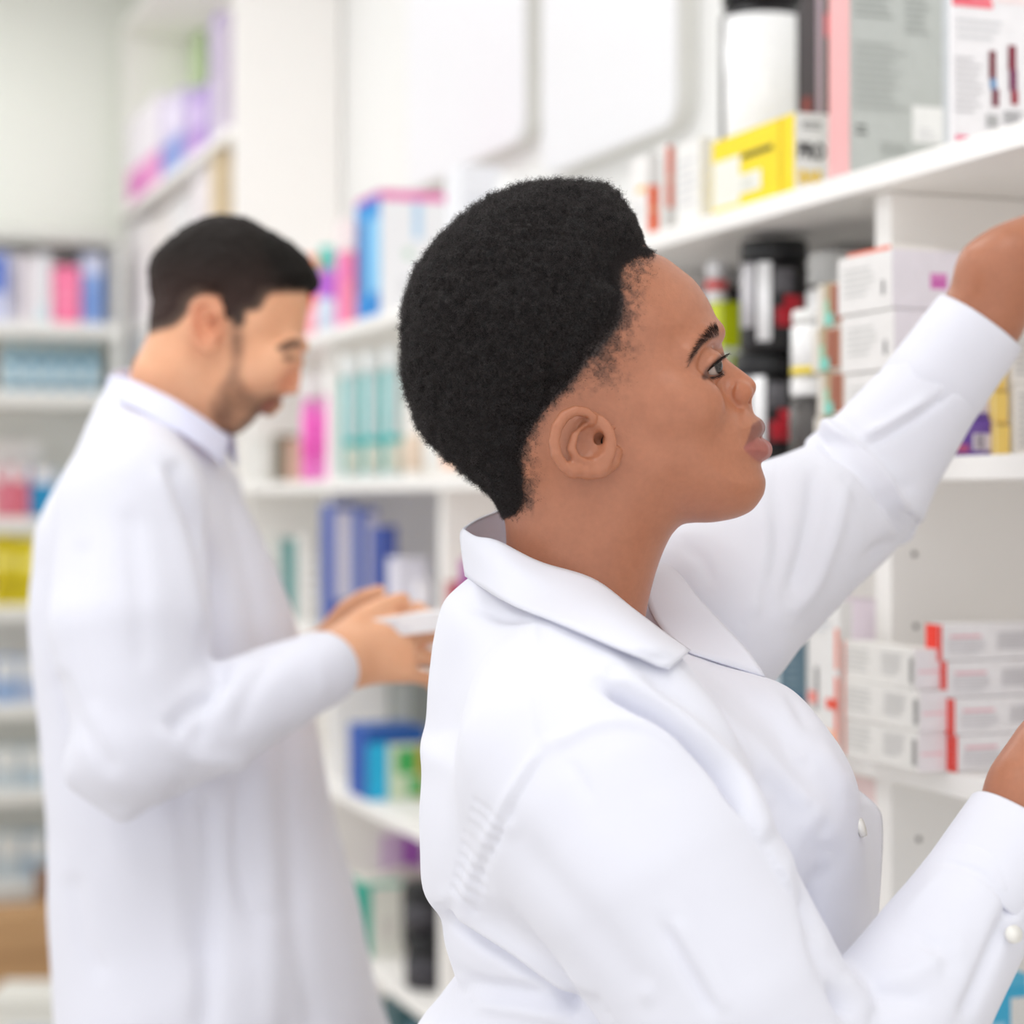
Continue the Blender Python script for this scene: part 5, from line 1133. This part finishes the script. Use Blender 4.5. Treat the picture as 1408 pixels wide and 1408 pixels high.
MH_LOW = [(203,458),(222,452),(240,446),(256,430),(262,414),(280,404),(304,408),(316,424),(322,446),(334,444),(338,428),(356,424),(370,404),(400,401),(440,401)]
MD = catmull(MH_LOW, 4, False).tolist()+[(460, 401), (460, 200), (150, 200), (150, 458)]
dM = poly_sd(px, py, MD); C = mixc(C, head*sstep(-7, 3, dM)*.95, rgb((44, 34, 30)))
attach(raw_mesh('body', V, Q, SKINL, None, C), man, mbase)
GH = Field((pm(185, 0, YM)[0], YM-.12, pm(0, 470, YM)[1]), (pm(455, 0, YM)[0], YM+.12, pm(0, 284, YM)[1]), .003)
GH.slab(catmull(PM(M_POLY, YM), 5), YM, MW(M_W), s_=.014)
X2, Z2 = np.meshgrid(GH.x, GH.z, indexing='ij'); QX, QY = 704+X2/YM*FPX, HOR-(Z2-CAMZ)/YM*FPX
d2 = poly_sd(QX, QY, MD); topm = sstep(430, 330, QY)
T2 = (.0035+.0065*topm+.006*sstep(370, 435, QX))*sstep(-4, 16, d2)-.004*sstep(2, -6, d2)
GH.F -= T2[:, None, :].astype(np.float32)
GH.chain([np.array(W(396, 376, YM)), np.array(W(430, 395, YM))], [.022, .006], .012)
gv, gq = GH.mesh(); del GH; gn = vnormals(gv, gq)
gv = gv+gn*(vnoise(gv, 160)*.0014+vnoise(gv*np.array([.5, 1, 1]), 320)*.0010)[:, None]
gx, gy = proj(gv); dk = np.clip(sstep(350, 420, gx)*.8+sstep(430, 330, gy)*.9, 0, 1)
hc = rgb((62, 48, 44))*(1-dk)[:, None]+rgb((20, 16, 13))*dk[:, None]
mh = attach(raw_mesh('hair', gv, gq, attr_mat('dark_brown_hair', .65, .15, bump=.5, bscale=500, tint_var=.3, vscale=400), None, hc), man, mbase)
tag(mh, 'short dark brown hair clipped close at the sides')
for sg in (-1, 1):
    e_ = W(394, 490, YM-.0315); eye((e_[0], YM+sg*.0315, e_[2]), .0119, (.75, 0, -.66), (60, 40, 30), man, mbase)
# coat
MT = [(178,545),(152,532),(142,556),(122,604),(95,650),(70,700),(56,745),(50,830),(53,900),(62,980),(72,1060),(78,1130),(80,1250),(88,1350),(95,1450),(104,1800),(600,1800),(548,1500),(522,1400),(502,1320),(480,1220),(458,1140),(441,1050),(429,980),(415,900),(404,850),(385,792),(360,742),(336,697),(314,652),(304,622),(280,606),(230,580)]
MTW = [(190,560,.075),(240,610,.085),(220,650,.13),(150,700,.165),(250,760,.18),(350,780,.12),(400,900,.13),(250,900,.18),(100,900,.16),(250,1100,.18),(400,1100,.16),(100,1200,.17),(300,1400,.21),(500,1400,.18),(300,1800,.25)]
MC_ = Field((pm(40, 0, YM)[0], 2.02, .80), (pm(620, 0, YM)[0], 2.88, 1.66), .0058)
MC_.slab(catmull(PM(MT, YM), 4), YM, MW(MTW), rim=.13, s_=.035)
MC_.chain([np.array(W(200, 610, YM-.04)), MSH], [.05, .078], .06); MC_.chain([np.array(W(230, 610, YM+.04)), MSF], [.05, .075], .06)
MC_.chain([MSH, np.array(W(178, 860, 2.20)), MEL], [.080, .088, .072], .02)
MC_.chain([np.array(W(190, 1020, 2.165)), np.array(W(300, 985, 2.18)), np.array(W(440, 921, 2.22))], [.066, .058, .042], .012)
MC_.chain([np.array(W(130, 1055, 2.17)), np.array(W(170, 1108, 2.16))], [.034, .016], .02)
MC_.chain([MSF, MEF, np.array(W(415, 918, 2.52))], [.074, .072, .044], .02)
v1, q1 = MC_.mesh(); del MC_
n1 = vnormals(v1, q1); px, py = proj(v1); D = np.zeros(len(v1)); fc = sstep(0, .35, -n1[:, 1])
for pl, amp, wd_ in (([(240,650),(270,730),(295,830),(300,930)], -9, 14), ([(225,660),(255,750),(275,850)], 5, 16), ([(290,955),(262,975),(240,1000)], -8, 12), ([(300,930),(280,975),(275,1010)], -5, 12), ([(230,1010),(262,1040),(330,1048)], 5, 10),
                     ([(180,720),(190,800),(195,900)], -3, 16), ([(110,760),(105,860),(125,960)], -3, 16), ([(85,940),(110,1000),(150,1050)], -4, 14), ([(250,1090),(262,1180),(270,1300)], -5, 18), ([(285,1110),(288,1220),(282,1400)], -8, 16), ([(330,1080),(325,1170),(340,1250),(375,1260)], -3, 10),
                     ([(100,1220),(115,1290),(135,1330)], -4, 14), ([(395,1020),(400,1150),(410,1300),(430,1400)], -4, 16), ([(360,1060),(370,1200),(372,1400)], 4, 18), ([(380,900),(350,940),(330,990)], -3, 12), ([(420,880),(440,915),(445,945)], 2, 10), ([(320,700),(345,800),(362,890)], -4, 14)):
    p_ = catmull(pl, 5, False); d = seg_dist2(px, py, p_, False)
    D += amp*.001*np.exp(-(d/wd_)**2)*fc
v1 = v1+n1*(D*1.3+vnoise(v1, 12)*.002+vnoise(v1, 26)*.001)[:, None]; v1 = smooth(v1, q1, 1, .4)
WHM = rgb((225, 226, 236))
mcoat = attach(raw_mesh('lab_coat', v1, q1, CLOTH, None, np.tile(WHM, (len(v1), 1))), man, mbase); tag(mcoat, 'long white coat')
sheet('collar', [[(150,518,2.43),(172,519,2.37),(235,548,2.345),(280,576,2.355),(314,602,2.38)], [(144,545,2.43),(175,556,2.345),(235,588,2.325),(280,617,2.335),(306,642,2.365)]], man, mbase, col=rgb((226, 228, 248)), th=.003, parent=mcoat)
sheet('collar', [[(150,518,2.43),(172,508,2.49),(235,520,2.52),(290,555,2.51),(322,600,2.47)], [(144,545,2.43),(175,540,2.53),(235,560,2.56),(290,590,2.54),(326,640,2.48)]], man, mbase, col=rgb((226, 228, 248)), th=.003, parent=mcoat)
cuff('cuff', W(396, 941, 2.21), W(452, 916, 2.224), .0430, .0395, mcoat, .003)
FT = Field((W(150, 0, YM)[0], YM-.2, .06), (W(420, 0, YM)[0], YM+.2, .90), .014)
for y in (-.09, .09): FT.chain([(W(285, 0, YM)[0], YM+y, .86), (W(290, 0, YM)[0], YM+y, .50), (W(280, 0, YM)[0], YM+y, .09)], [.10, .075, .065], .03)
a, b = FT.mesh(); attach(raw_mesh('trousers', a, b, TRM), man, mbase)
shoes(man, mbase, W(280, 0, YM)[0], YM, .09, mat((40, 36, 34), .4, .4))
# the pack in his hands
mb = box_mesh(.115, .045, .022, (240, 238, 240), [('F', .1, .2, .7, .8, (214, 212, 220), 'lines', 3)]); o = mb.build('medicine_box')
o.location = W(622, 866, 2.29); o.rotation_euler = (0, math.radians(-6), math.radians(8)); tag(o, 'small white pack held in the man\'s hands', 'box')
